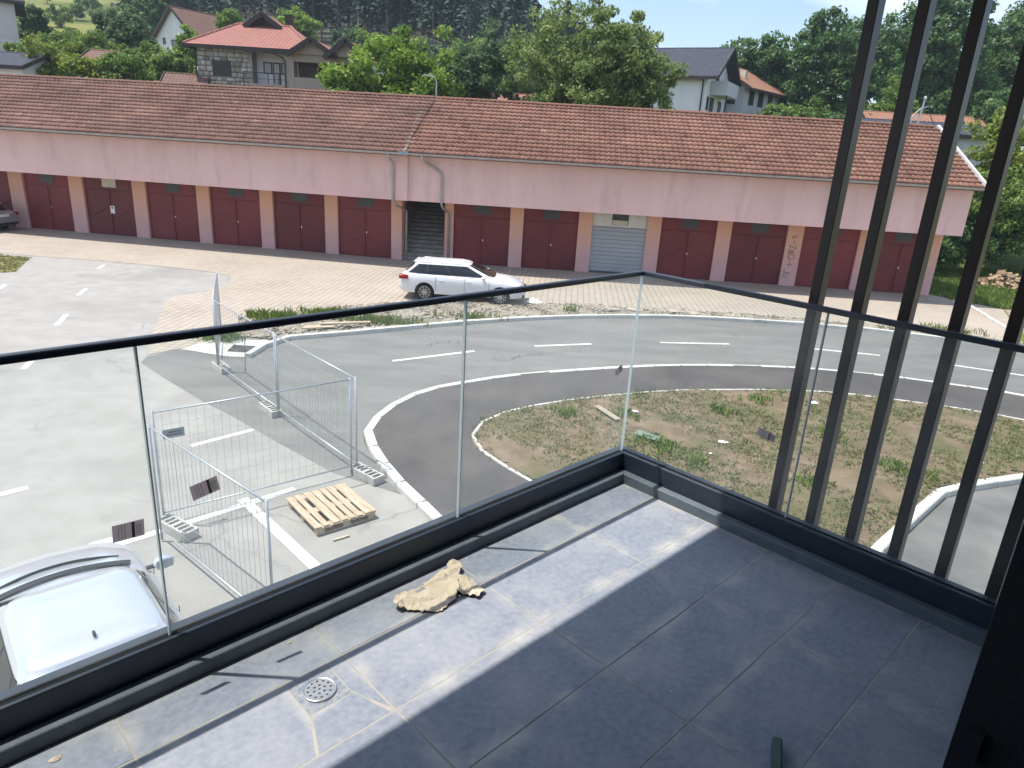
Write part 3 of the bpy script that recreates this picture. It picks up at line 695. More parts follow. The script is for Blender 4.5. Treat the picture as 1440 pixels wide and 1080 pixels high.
for k in range(10):
    y = .35 + r3.random() * 1.2; z = 1.2 + y * .55 + r3.random() * .7
    pts = [(-5.818, y + r3.uniform(-.2, .2), min(2.9, z + r3.uniform(-.22, .22))) for _ in range(4)]
    for a, b in zip(pts, pts[1:]): gf.bar(a, b, .03, .012, up=(1, 0, 0))
gf.build('graffiti', M_ink, GR)
# sprayed letters running down one pilaster
ST = {'A': [((0, 0), (.5, 1)), ((.5, 1), (1, 0)), ((.2, .4), (.8, .4))], 'I': [((.5, 0), (.5, 1))], 'N': [((0, 0), (0, 1)), ((0, 1), (1, 0)), ((1, 0), (1, 1))],
      'B': [((0, 0), (0, 1)), ((0, 1), (.9, .8)), ((.9, .8), (0, .5)), ((0, .5), (1, .25)), ((1, .25), (0, 0))], 'O': [((0, 0), (0, 1)), ((0, 1), (1, 1)), ((1, 1), (1, 0)), ((1, 0), (0, 0))],
      'F': [((0, 0), (0, 1)), ((0, 1), (1, 1)), ((0, .5), (.8, .5))], 'T': [((.5, 0), (.5, 1)), ((0, 1), (1, 1))], 'L': [((0, 1), (0, 0)), ((0, 0), (1, 0))], 'C': [((1, 1), (0, .8)), ((0, .8), (0, .2)), ((0, .2), (1, 0))]}
gf = MB()
for i, ch in enumerate('FINBOITLC'):
    x = 12.80 + r3.uniform(-.03, .03) - .012 * i; z = 2.22 - i * .225; w_ = .27; hh = .17
    for (a, b) in ST[ch]: gf.bar((x + a[0] * w_, -.004, z + a[1] * hh), (x + b[0] * w_, -.004, z + b[1] * hh), .012, .035, up=(0, 1, 0))
gf.build('graffiti', M_ink, GR)
# roller door bay
rd = empty('roller_door', (3.38, .15, 0), 0, GR)
for i in range(11):
    MB().box(.02, 2.57, -.02 if i % 2 else -.016, .02, .10 + i * .193, .10 + (i + 1) * .193 - .007).build('slat', M_grey, rd, bevel=.012)
MB().box(.02, 2.57, -.025, .03, .0, .095).build('bottom_rail', M_dark, rd)
MB().box(.0, .05, -.05, .0, 0, 2.24).build('guide_rail', M_grey, rd); MB().box(2.54, 2.59, -.05, .0, 0, 2.24).build('guide_rail', M_grey, rd)
tp = MB(); tp.box(0, .92, -.03, .03, 2.24, BEAM - .004); tp.box(1.70, 2.59, -.03, .03, 2.24, BEAM - .004); tp.box(.92, 1.70, -.03, .03, 2.24, 2.33)
for xc in (.46, 2.14):
    tp.add([(xc - .42, -.031, BEAM - .02), (xc + .42, -.031, BEAM - .02), (xc, -.075, 2.62), (xc, -.031, 2.3)], [(0, 2, 1), (0, 3, 2), (1, 2, 3)])
tp.build('transom_panel', M_whitepl, rd)
MB().box(.94, 1.68, .0, .02, 2.33, BEAM - .004).build('pane', M_pane, rd); MB().box(.95, 1.67, -.01, .0, 2.34, 2.55).build('blind', M_cream, rd)
MB().box(3.36, 5.99, .3, .42, 0, BEAM - .004).build('door_backing', M_dark, GR)
# downpipe beside the stairs
dp = MB().tube([(-4.45, -2.31, 4.99), (-4.45, -2.27, 4.88), (-4.38, -1.70, 4.70), (-3.75, -1.57, 4.32), (-3.66, -1.57, 4.2), (-3.66, -1.57, 2.95), (-3.62, -1.4, 2.75), (-3.52, -.25, 2.45), (-3.50, -.09, 2.35), (-3.50, -.09, .05)], .055, 10)
for z in (3.9, 3.2, 1.6, .6): dp.lathe([(.062, -.03), (.07, 0), (.062, .03)], (-3.66 if z > 2.9 else -3.50, -1.57 if z > 2.9 else -.09, z), 'Z', 10)
dp.build('downpipe', M_zinc, GR, smooth=True)
fl = MB(); fl.bar((-5.25, EAVE[0] - .05, EAVE[1] + .05), (-5.25, RIDGE[0], RIDGE[1] + .05), .16, .05); fl.build('seam_flashing', mat('grey_flashing', (.12, .10, .09), .6, col2=(.2, .15, .12), scale=5), GR)
MB().box(-5.5, -5.05, -2.42, -2.23, 4.98, 5.13).build('gutter_joint', mat('blue_sheet', (.20, .26, .33), .5, col2=(.3, .33, .36), scale=6), GR)

# ================================================================== THE BALCONY (local x along the long rail, y towards the yard)
BA = .788156; BZ = 4.12
def bal(name): return empty(name, (0, 0, BZ), BA)
def tile_material():
    m_ = mat('floor_tile', (.19, .213, .262), .5, col2=(.26, .284, .335), scale=44, detail=14, col3=(.40, .405, .415), scale3=2.8, lo3=.46, hi3=.95, bump=.06, bscale=50, spec=.35)
    n = m_.node_tree.nodes; l = m_.node_tree.links; b = n['Principled BSDF']; last = n[m_['nodes_last']]
    tcn = n.new('ShaderNodeTexCoord'); sp = n.new('ShaderNodeSeparateXYZ'); l.new(tcn.outputs['Generated'], sp.inputs[0])
    def M(op, a, c):
        q = n.new('ShaderNodeMath'); q.operation = op
        for i, v in enumerate((a, c)):
            if isinstance(v, (int, float)): q.inputs[i].default_value = v
            else: l.new(v, q.inputs[i])
        return q.outputs[0]
    ex = M('MULTIPLY', M('SUBTRACT', .5, M('ABSOLUTE', M('SUBTRACT', sp.outputs['X'], .5), 0)), .6)
    ey = M('MULTIPLY', M('SUBTRACT', .5, M('ABSOLUTE', M('SUBTRACT', sp.outputs['Y'], .5), 0)), .3)
    e = M('MINIMUM', ex, ey)
    q = n.new('ShaderNodeTexNoise'); q.inputs['Scale'].default_value = 5; q.inputs['Detail'].default_value = 8; l.new(tcn.outputs['Object'], q.inputs['Vector'])
    mr = n.new('ShaderNodeMapRange'); mr.inputs['From Min'].default_value = .0; mr.inputs['From Max'].default_value = .055; mr.inputs['To Min'].default_value = 1; mr.inputs['To Max'].default_value = 0
    l.new(e, mr.inputs['Value'])
    mr2 = n.new('ShaderNodeMapRange'); mr2.inputs['From Min'].default_value = .45; mr2.inputs['From Max'].default_value = .75; mr2.inputs['To Max'].default_value = .8; l.new(q.outputs['Fac'], mr2.inputs['Value'])
    fac = M('MULTIPLY', mr.outputs['Result'], mr2.outputs['Result'])
    mxn = n.new('ShaderNodeMixRGB'); mxn.inputs['Color2'].default_value = (.55, .53, .47, 1); l.new(fac, mxn.inputs['Fac']); l.new(last.outputs['Color'], mxn.inputs['Color1'])
    # fine pale scratches and splashes of plaster dust
    v = n.new('ShaderNodeTexVoronoi'); v.inputs['Scale'].default_value = 11; l.new(tcn.outputs['Object'], v.inputs['Vector'])
    mr3 = n.new('ShaderNodeMapRange'); mr3.inputs['From Min'].default_value = .05; mr3.inputs['From Max'].default_value = .02; l.new(v.outputs['Distance'], mr3.inputs['Value'])
    q2 = n.new('ShaderNodeTexNoise'); q2.inputs['Scale'].default_value = 3; l.new(tcn.outputs['Object'], q2.inputs['Vector'])
    mr4 = n.new('ShaderNodeMapRange'); mr4.inputs['From Min'].default_value = .58; mr4.inputs['From Max'].default_value = .66; l.new(q2.outputs['Fac'], mr4.inputs['Value'])
    mx2 = n.new('ShaderNodeMixRGB'); mx2.inputs['Color2'].default_value = (.7, .7, .69, 1); l.new(M('MULTIPLY', mr3.outputs['Result'], mr4.outputs['Result']), mx2.inputs['Fac']); l.new(mxn.outputs['Color'], mx2.inputs['Color1'])
    l.new(mx2.outputs['Color'], b.inputs['Base Color']); return m_
M_tile = tile_material()
M_grout = mat('grout', (.40, .385, .34), .9, col2=(.28, .275, .255), scale=6, bump=.3)
M_alu = mat('anthracite_metal', (.020, .029, .046), .42, col2=(.025, .034, .052), scale=20, bump=.03, bscale=200, spec=.5)
M_sill = mat('slate_sill', (.10, .125, .15), .55, col2=(.13, .155, .175), scale=14, bump=.12, bscale=60, spec=.4)
M_rail = mat('rail_metal', (.024, .033, .052), .35, spec=.5)
M_slat = mat('brown_slat', (.022, .014, .014), .4, col2=(.027, .019, .018), scale=8, stretch=(1, 1, .1), spec=.45)
M_black = mat('black_render', (.010, .012, .016), .85, col2=(.014, .016, .02), scale=20, bump=.3)
M_glass = glass_mat('rail_glass', (.970, .988, .980), .045)
def film_mat(name, col, fac):
    m_ = mat(name, col, .5); n = m_.node_tree.nodes; l = m_.node_tree.links
    t = n.new('ShaderNodeBsdfTranslucent'); t.inputs['Color'].default_value = (*col, 1); ms = n.new('ShaderNodeMixShader'); ms.inputs['Fac'].default_value = fac
    l.new(n['Principled BSDF'].outputs[0], ms.inputs[1]); l.new(t.outputs[0], ms.inputs[2]); l.new(ms.outputs[0], n['Material Output'].inputs['Surface']); return m_
M_gedge = film_mat('glass_edge', (.70, .77, .77), .6)
M_stick = film_mat('sticker', (.62, .56, .57), .6)
M_stick2 = mat('sticker_print', (.10, .09, .095), .6)

fl = MB(); fl.box(-1.6, 2.672, -.49, 1.834, -.03, -.0010)
o = fl.build('balcony_floor', M_grout); o.location = (0, 0, BZ); o.rotation_euler = (0, 0, BA); tag(o, kind='structure'); FLOOR = o
xs = [-1.58, -.88, -.27, .34, .95, 1.565, 2.16, 2.670]; ys = [-.458, -.158, .142, .443, .741, 1.046, 1.342, 1.645, 1.831]
G = .0030
DR = (.822, 1.552, .068)          # drain centre, half size
def tile_poly(poly, dz=0.0):
    t = MB().prism(poly, -.02, dz); t.build('floor_tile', M_tile, FLOOR, bevel=.0008)
for i in range(len(xs) - 1):
    for j in range(len(ys) - 1):
        x0, x1, y0, y1 = xs[i] + G, xs[i + 1] - G, ys[j] + G, ys[j + 1] - G; dz = random.uniform(-.0006, .0006)
        if i == 3 and j == 6:                              # tile cut around the drain
            cx, cy, h = DR; r_ = [(cx - h, cy - h), (cx + h, cy - h), (cx + h, cy + h), (cx - h, cy + h)]
            g_ = .004
            tile_poly([(x0, y0), (cx - h - .06, y0), (cx - h - g_, cy - h - g_), (cx - h - g_, cy + h + g_), (cx - h - .02, y1), (x0, y1)], dz)
            tile_poly([(cx - h - .05, y0), (x1 - .012, y0), (cx + h + g_, cy - h - g_), (cx - h + g_, cy - h - g_)], dz)
            tile_poly([(x1, y0 + .01), (x1, y1), (cx - h - .01, y1), (cx - h + g_, cy + h + g_), (cx + h + g_, cy + h + g_), (cx + h + g_, cy - h + g_)], dz)
            continue
        tile_poly([(x0, y0), (x1, y0), (x1, y1), (x0, y1)], dz)
# floor drain
dr = empty('floor_drain', (0, 0, BZ), BA); tag(dr, 'round steel floor drain with holes set in the sunlit tiles', 'drain')
cx, cy, h = DR
MB().box(cx - h, cx + h, cy - h, cy + h, -.022, -.0003).build('mortar_bed', mat('blue_mortar', (.17, .20, .26), .9, col2=(.33, .35, .38), scale=45, bump=.5, bscale=90), dr)
pl = MB()
N = 72; hr = .0037; holes = [(0, 0)] + [(.017 * math.cos(k * math.pi / 3), .017 * math.sin(k * math.pi / 3)) for k in range(6)] + [(.034 * math.cos(k * math.pi / 6 + .2), .034 * math.sin(k * math.pi / 6 + .2)) for k in range(12)]
pl.lathe([(.048, -.004), (.0505, .004), (.049, .006), (.0455, .0045), (.0445, .0035)], (cx, cy, 0), 'Z', 48)
pl.build('rim', M_metal, dr, smooth=True)
bm = bmesh.new(); step = .0009; nn = 100; grid = {}
def hole(x, y): return any((x - a) ** 2 + (y - b) ** 2 < hr * hr for a, b in holes)
for i in range(nn):
    for j in range(nn):
        x = (i - nn / 2 + .5) * step; y = (j - nn / 2 + .5) * step
        if x * x + y * y < .0446 ** 2 and not hole(x, y):
            q = []
            for (a, b) in ((i, j), (i + 1, j), (i + 1, j + 1), (i, j + 1)):
                if (a, b) not in grid: grid[(a, b)] = bm.verts.new((cx + (a - nn / 2) * step, cy + (b - nn / 2) * step, .0036))
                q.append(grid[(a, b)])
            bm.faces.new(q)
me = bpy.data.meshes.new('cover'); bm.to_mesh(me); bm.free(); link('cover', me, mat('brushed_steel', (.52, .51, .49), .38, metal=.85, col2=(.44, .43, .41), scale=60), dr)
MB().lathe([(.0, -.002), (.046, -.002)], (cx, cy, 0), 'Z', 24).build('well', mat('drain_dark', (.01, .01, .012), .8), dr)

# ---- railing
rl = bal('glass_railing'); tag(rl, 'frameless glass balcony railing with slim dark handrail and anthracite base', 'railing')
LY, RX = 1.905, 2.745
X0 = -1.5; Y0 = .240
def lprism(prof, side, z=None):
    pass
# base profile, mitred at the corner: offsets measured outward from the floor edge (0 at floor line)
def run(name, prof, mt, bev=.002):
    """prof: list of (outward offset o, z) closed; two mitred lengths"""
    n = len(prof)
    a = MB(); v = [(X0, 1.833 + o_, z) for o_, z in prof] + [(2.672 + o_, 1.833 + o_, z) for o_, z in prof]
    a.add(v, [tuple(range(n)), tuple(range(2 * n - 1, n - 1, -1))] + [(i, (i + 1) % n, (i + 1) % n + n, i + n) for i in range(n)]); a.build(name, mt, rl, bevel=bev)
    a = MB(); v = [(2.672 + o_, Y0, z) for o_, z in prof] + [(2.6722 + o_, 1.8328 + o_, z) for o_, z in prof]
    a.add(v, [tuple(range(n)), tuple(range(2 * n - 1, n - 1, -1))] + [(i, (i + 1) % n, (i + 1) % n + n, i + n) for i in range(n)]); a.build(name, mt, rl, bevel=bev)
run('sill', [(-.001, -.02), (.0415, -.02), (.0415, .050), (-.001, .050)], M_sill, .003)
run('base_profile', [(.042, -.35), (.118, -.35), (.118, .135), (.086, .135), (.086, .100), (.059, .100), (.059, .138), (.054, .140), (.0455, .140), (.042, .136)], M_alu, .0015)
run('glazing_gasket', [(.0595, .105), (.0645, .105), (.0645, .139), (.0595, .139)], M_black, 0)
run('glazing_gasket', [(.0805, .105), (.0855, .105), (.0855, .1365), (.0805, .1365)], M_black, 0)
run('handrail', [(.0605, 1.034), (.0845, 1.034), (.0845, 1.052), (.081, 1.056), (.064, 1.056), (.0605, 1.052)], M_rail, .002)
T = .0076
def pane(a, b, axis):
    p = MB()
    if axis == 'x': p.box(a, b, LY - T, LY + T, .102, 1.037)
    else: p.box(RX - T, RX + T, a, b, .102, 1.037)
    o = p.build('glass_pane', [M_glass, M_gedge], rl)
    for f in o.data.polygons:
        big = abs(f.normal.y) > .9 if axis == 'x' else abs(f.normal.x) > .9
        f.material_index = 0 if big else 1
    return o
pL = [pane(X0, .5275, 'x'), pane(.5325, 1.6475, 'x'), pane(1.6525, RX - T - .001, 'x')]
pR = [pane(1.0325, LY + T, 'y'), pane(Y0 + .012, 1.0275, 'y')]
# narrow joint strips between panes
for x in (.530, 1.650): MB().box(x - .002, x + .002, LY - T + .001, LY + T - .001, .104, 1.032).build('joint_strip', mat('joint_seal', (.62, .66, .67), .4), rl)
MB().box(RX - T + .001, RX + T - .001, 1.028, 1.032, .104, 1.032).build('joint_strip', mat('joint_seal', (.62, .66, .67), .4), rl)
def sticker(par, c, w_, h_, ang, axis):
    """printed label stuck to the pane's inner face"""
    me = MB(); ca, sa = math.cos(ang), math.sin(ang)
    def P(u, v, d):
        uu, vv = u * ca - v * sa, u * sa + v * ca
        return (c[0] + uu, LY - T - d, c[1] + vv) if axis == 'x' else (RX - T - d, c[0] - uu, c[1] + vv)
    def plate(u0, u1, v0, v1, d0, d1, mb):
        vs = [P(u, v, d) for d in (d0, d1) for v in (v0, v1) for u in (u0, u1)]
        mb.add(vs, [(0, 2, 3, 1), (4, 5, 7, 6), (0, 1, 5, 4), (2, 6, 7, 3), (0, 4, 6, 2), (1, 3, 7, 5)])
    plate(-w_ / 2, w_ / 2, -h_ / 2, h_ / 2, .0002, .0008, me); s = me.build('sticker', M_stick, par)
    pr = MB(); plate(w_ * .10, w_ * .2, -h_ * .48, h_ * .48, .0009, .0012, pr)
    for k in range(4): plate(w_ * (.24 + .05 * k), w_ * (.255 + .05 * k), -h_ * .36, h_ * (.30 - .06 * (k % 2)), .0009, .0012, pr)
    for k in range(3): plate(-w_ * (.12 + .1 * k), -w_ * (.105 + .1 * k), -h_ * .4, h_ * .4, .0009, .0012, pr)
    pr.build('print', M_stick2, par)
sticker(pL[0], (.456, .521), .080, .050, -.06, 'x')
sticker(pL[1], (.668, .583), .080, .048, .16, 'x')
sticker(pL[2], (2.626, .586), .058, .036, .55, 'x')
sticker(pR[0], (1.176, .472), .080, .036, -.14, 'y')

# ---- slatted screen beyond the glass
sc = bal('slatted_screen'); tag(sc, 'screen of six upright dark brown box slats beside the glass', 'screen')
for k in range(6):
    y = 1.156 - .1705 * k
    MB().box(2.842, 2.907, y - .040, y, -.42, 2.60).build('slat', M_slat, sc, bevel=.002)
MB().box(2.79, 2.907, .25, 1.25, -.46, -.42).build('bottom_rail', M_slat, sc)

# ---- the house around the balcony
wl = bal('end_wall'); MB().prism([(1.72, .156), (2.70, .247), (2.95, .247), (2.95, -.4), (1.72, -.4)], -.3, 2.6).build('wall', M_black, wl)
MB().box(1.70, 1.715, .10, .13, .28, .36).build('socket_plate', M_black, wl)
tag(wl, 'black rendered wall end closing the balcony next to the slats', 'wall')
rf = bal('balcony_canopy'); MB().box(-2.2, 3.05, -2.6, 1.955, 2.60, 2.84).build('slab', M_black, rf)
MB().box(-2.2, 3.05, 1.956, 1.975, 2.55, 2.86).build('fascia', M_alu, rf); tag(rf, 'flat dark slab roofing over the balcony and shading its tiles', 'canopy')
hs = bal('house_front'); MB().box(-1.75, -1.62, -.5, 1.83, -.03, 2.6).build('side_wall', M_black, hs); MB().box(-6, 2.5, -4, -.5, -BZ, 2.6).build('wall', M_black, hs); MB().box(-6, 2.5, -1.2, 1.6, -BZ, -.46).build('lower_wall', mat('grey_render', (.3, .3, .3), .9, col2=(.27, .27, .27), scale=3), hs)  # first box: side wall added out of view to keep sky light off the tiles
MB().box(-6, 2.66, -4, 1.83, -.45, -.035).build('floor_slab', M_black, hs)
tag(hs, 'dark house front behind and below the balcony', 'house')

# ---- torn cardboard, bits on the floor
cb = bal('cardboard_piece'); tag(cb, 'torn crumpled piece of tan cardboard lying against the sill', 'cardboard')
ol = [(1.25, 1.768), (1.341, 1.749), (1.416, 1.767), (1.447, 1.775), (1.485, 1.790), (1.489, 1.770), (1.515, 1.805), (1.561, 1.790), (1.552, 1.758), (1.508, 1.722), (1.54, 1.682), (1.528, 1.633), (1.527, 1.593), (1.483, 1.578), (1.459, 1.614), (1.442, 1.652), (1.41, 1.626), (1.37, 1.618), (1.333, 1.605), (1.296, 1.632), (1.251, 1.672), (1.207, 1.708), (1.215, 1.735)]
from mathutils.geometry import delaunay_2d_cdt
P_ = resample(ol + [ol[0]], .010)[:-1]; P_ = P_ + rng.normal(0, .0022, P_.shape)
hole_ = [(1.315, 1.732), (1.335, 1.729), (1.358, 1.738), (1.352, 1.747), (1.33, 1.741), (1.318, 1.742)]
ins_ = scatter([tuple(p) for p in P_], 150, 91); ins_ = ins_[~in_poly(ins_[:, 0], ins_[:, 1], hole_)]
def crumple(x, y):
    z = .004 + .20 * np.clip(y - 1.63, 0, 1)
    for (ax, ay, dx, dy, hh, ww) in ((1.45, 1.66, .5, 1, .030, .022), (1.33, 1.70, 1, -.35, .018, .020), (1.40, 1.64, 1, .6, .014, .018), (1.50, 1.62, 1, .15, .026, .016), (1.53, 1.76, .2, 1, .020, .016), (1.24, 1.72, 1, .4, .016, .016), (1.47, 1.755, 1, .1, .018, .014)):
        L_ = math.hypot(dx, dy); u = ((x - ax) * dx + (y - ay) * dy) / L_; v = (-(x - ax) * dy + (y - ay) * dx) / L_
        z = z + hh * np.clip(1 - abs(v) / ww, 0, 1) * np.clip(1 - abs(u) / .10, 0, 1)
    return .004 + (z - .004) * .62 + rng.normal(0, .0015) + .010 * (x < 1.235) + .012 * (y < 1.60)
allp = [Vector((p[0], p[1])) for p in P_] + [Vector(p) for p in hole_] + [Vector((p[0], p[1])) for p in ins_]
n1, n2 = len(P_), len(hole_)
dv, _, df, _, _, _ = delaunay_2d_cdt(allp, [], [list(range(n1))], 1, 1e-6)
tri = [f for f in df if not in_poly(np.array([sum(dv[i].x for i in f) / len(f)]), np.array([sum(dv[i].y for i in f) / len(f)]), hole_)[0]]
cm = bpy.data.meshes.new('sheet'); cm.from_pydata([(p.x, p.y, max(.004, float(crumple(p.x, p.y)))) for p in dv], [], tri)
M_card = mat('cardboard', (.52, .445, .335), .85, col2=(.59, .51, .40), scale=22, detail=8, col3=(.48, .39, .27), scale3=14, lo3=.55, hi3=.75, bump=.3, bscale=120, spec=.12)
o = link('sheet', cm, M_card, cb); bm = bmesh.new(); bm.from_mesh(cm); bmesh.ops.recalc_face_normals(bm, faces=bm.faces[:])
if sum(f.normal.z for f in bm.faces) < 0: bmesh.ops.reverse_faces(bm, faces=bm.faces[:])
bm.to_mesh(cm); bm.free()
so = o.modifiers.new('thick', 'SOLIDIFY'); so.thickness = .0028; so.offset = 1
def scrap(name, c, size, mt, seed, z, label, cat, group=None, loc=None, rz=0, hgt=.35):
    r2 = np.random.default_rng(seed); m2 = MB(); k = 9; ring = []
    for i in range(k):
        a = 2 * math.pi * i / k; r_ = size * r2.uniform(.55, 1.0); ring.append((c[0] + r_ * math.cos(a), c[1] + r_ * .6 * math.sin(a), z + size * hgt * .3 * r2.random()))
    top = (c[0], c[1], z + size * hgt); m2.add(ring + [top, (c[0], c[1], z)], [(i, (i + 1) % k, k) for i in range(k)] + [((i + 1) % k, i, k + 1) for i in range(k)])
    o = m2.build(name, mt);
    if loc: o.location = loc; o.rotation_euler = (0, 0, rz)
    return tag(o, label, cat, group)
scrap('cardboard_scrap', (.187, 1.775), .022, M_card, 3, .001, 'small tan cardboard scrap on the tiles near the sill', 'cardboard', loc=(0, 0, BZ), rz=BA)
scrap('leaf_crumb', (.853, 1.80), .010, M_card, 5, .001, 'tiny tan crumb against the sill above the floor drain', 'crumb', loc=(0, 0, BZ), rz=BA)
gt = bal('green_tube'); gm = MB(); gm.bar((1.690, .531, .018), (1.40, .395, .018), .026, .030); gm.build('tube', mat('green_plastic', (.01, .06, .045), .35, spec=.5), gt, bevel=.004)
gm = MB(); gm.bar((1.6925, .5322, .018), (1.688, .530, .018), .016, .020); gm.build('opening', mat('drain_dark', (.01, .01, .012), .8), gt)
tag(gt, 'dark green plastic tube lying on the shaded tiles', 'tube')

# ================================================================== CARS
M_tyre = mat('tyre', (.018, .018, .019), .8)
M_rim = mat('alloy_rim', (.55, .56, .58), .3, metal=.9)
M_cglass = mat('car_glass', (.012, .014, .017), .06, spec=.6)
M_trim = mat('black_trim', (.02, .02, .022), .5)
M_red = mat('tail_lamp', (.30, .012, .015), .2, spec=.6)
M_lamp = mat('head_lamp', (.55, .57, .60), .12, spec=.7)
M_under = mat('underbody', (.01, .01, .01), .9)
def sgn_pow(v, p): return np.sign(v) * np.abs(v) ** p
def lerp(a, b, t): return a + (b - a) * t

def car(name, loc, rz, paint, sp):
    root = empty(name, loc, rz)
    L0, L1 = sp['x']; xs = np.unique(np.r_[np.linspace(L0, L1, 46), L0 + .02, L0 + .06, L1 - .02, L1 - .06])
    W = np.interp(xs, *zip(*sp['w'])); zl = np.interp(xs, *zip(*sp['low'])); zb = np.interp(xs, *zip(*sp['belt'])); zt = np.interp(xs, *zip(*sp['top']))
    def sm(a):
        for _ in range(2): a = np.r_[a[0], (a[:-2] + 2 * a[1:-1] + a[2:]) / 4, a[-1]]
        return a
    W, zl, zb, zt = sm(W), sm(zl), sm(zb), sm(zt)
    rings = []
    for x, w_, a, b, t in zip(xs, W, zl, zb, zt):
        h_ = b - a
        half = [(0, a), (w_ * .82, a), (w_ * .95, a + .05), (w_ * .985, a + h_ * .25), (w_, a + h_ * .5), (w_ * 1.0, a + h_ * .72), (w_ * .985, b - .05), (w_ * .95, b), (w_ * .86, b + (t - b) * .55), (w_ * .6, b + (t - b) * .9), (w_ * .3, t), (0, t + .012)]
        rings.append([(x, y, z) for y, z in half] + [(x, -y, z) for y, z in half[-2:0:-1]])
    n = len(rings[0]); mb = MB(); vs = [p for r_ in rings for p in r_]; fs = []
    for i in range(len(rings) - 1):
        for k in range(n): a = i * n + k; b = i * n + (k + 1) % n; fs.append((a, b, b + n, a + n))
    fs.append(tuple(range(n))); fs.append(tuple((len(rings) - 1) * n + k for k in range(n))[::-1])
    mb.add(vs, fs); body = mb.build('body', paint, root, smooth=True)
    # wheel arches cut through the shell
    WX, WR = sp['wheels'], sp['wr']
    cut = MB()
    for x in WX:
        for s in (-1, 1):
            cut.lathe([(0.001, 0), (WR * 1.13, 0), (WR * 1.13, .42), (0.001, .42)], (x, (.95 - .42) if s > 0 else -.95, WR + .005), 'Y', 32)
    cme = cut.mesh('cut'); bm = bmesh.new(); bm.from_mesh(cme); bmesh.ops.remove_doubles(bm, verts=bm.verts[:], dist=.0015); bmesh.ops.recalc_face_normals(bm, faces=bm.faces[:]); bm.to_mesh(cme); bm.free()
    co = bpy.data.objects.new('cut', cme); COL.objects.link(co)
    md = body.modifiers.new('arch', 'BOOLEAN'); md.object = co; md.operation = 'DIFFERENCE'; md.solver = 'EXACT'
    co.parent = root; bpy.context.view_layer.update()
    dg = bpy.context.evaluated_depsgraph_get(); nm = bpy.data.meshes.new_from_object(body.evaluated_get(dg))
    body.modifiers.clear(); body.data = nm
    if not nm.materials: nm.materials.append(paint)
    nm.polygons.foreach_set('use_smooth', [True] * len(nm.polygons))
    bpy.data.objects.remove(co)
    try:
        nm.set_sharp_from_angle(angle=R(38))
    except Exception: pass
    # cabin
    c = sp['cab']; zB, zR = c['zb'], c['zr']
    def xf(t): return lerp(c['f'][0], c['f'][1], t ** .94)
    def xr(t): return lerp(c['r'][0], c['r'][1], t ** c.get('rp', 1.0))
    def hw(t): return lerp(c['hw'][0], c['hw'][1], t ** 1.25)
    def zz(t): return lerp(zB, zR, t)
    def outline(t, sc=1.0, dz=0):
        x0, x1, h_ = xr(t), xf(t), hw(t); m_ = (x0 + x1) / 2; a_ = (x1 - x0) / 2; o_ = []
        for k in range(48):
            th = 2 * math.pi * k / 48; o_.append((m_ + a_ * sc * sgn_pow(np.cos(th), .32), h_ * sc * sgn_pow(np.sin(th), .32), zz(t) + dz))
        return o_
    rg = [outline(t) for t in (0, .2, .4, .6, .8, .93, 1.0)]
    for s_, d in ((.985, .012), (.95, .026), (.86, .043), (.7, .058), (.45, .068), (.2, .072)): rg.append(outline(1.0, s_, d))
    mb = MB(); n = 48; vs = [p for r_ in rg for p in r_]; fs = []
    for i in range(len(rg) - 1):
        for k in range(n): a = i * n + k; b = i * n + (k + 1) % n; fs.append((a, b, b + n, a + n))
    fs.append(tuple((len(rg) - 1) * n + k for k in range(n)))
    mb.add(vs, fs); mb.build('cabin', paint, root, smooth=True)
    # windows: patches lying 7 mm proud of the cabin
    def side(s0, s1, t0, t1, sg, mt=M_cglass, nm_='window', off=.007, slant=0):
        g_ = MB(); A = 8; B = 5; v = []
        for j in range(B + 1):
            t = lerp(t0, t1, j / B)
            for i in range(A + 1):
                s_ = lerp(s0 + slant * j / B, s1, i / A); x = lerp(xr(t), xf(t), s_); u = (s_ - .5) * 2
                y = hw(t) * (1 - abs(u) ** 6.25) ** .16 if abs(u) < 1 else 0
                v.append((x, sg * (y + off), zz(t)))
        g_.add(v, [(j * (A + 1) + i, j * (A + 1) + i + 1, (j + 1) * (A + 1) + i + 1, (j + 1) * (A + 1) + i) for j in range(B) for i in range(A)])
        return g_.build(nm_, mt, root, smooth=True)
    def front(t0, t1, end, mt=M_cglass, nm_='windscreen', off=.008, yw=.86):
        g_ = MB(); A = 12; B = 5; v = []
        for j in range(B + 1):
            t = lerp(t0, t1, j / B)
            for i in range(A + 1):
                q = lerp(-yw, yw, i / A); x0, x1 = xr(t), xf(t); a_ = (x1 - x0) / 2; m_ = (x0 + x1) / 2
                xx = m_ + end * (a_ * (1 - abs(q) ** 6.25) ** .16 + off); v.append((xx, q * hw(t), zz(t) + .002))
        g_.add(v, [(j * (A + 1) + i, j * (A + 1) + i + 1, (j + 1) * (A + 1) + i + 1, (j + 1) * (A + 1) + i) for j in range(B) for i in range(A)])
        return g_.build(nm_, mt, root, smooth=True)
    front(.06, .95, 1); front(sp.get('rt', (.12, .92))[0], sp.get('rt', (.12, .92))[1], -1, nm_='rear_window')
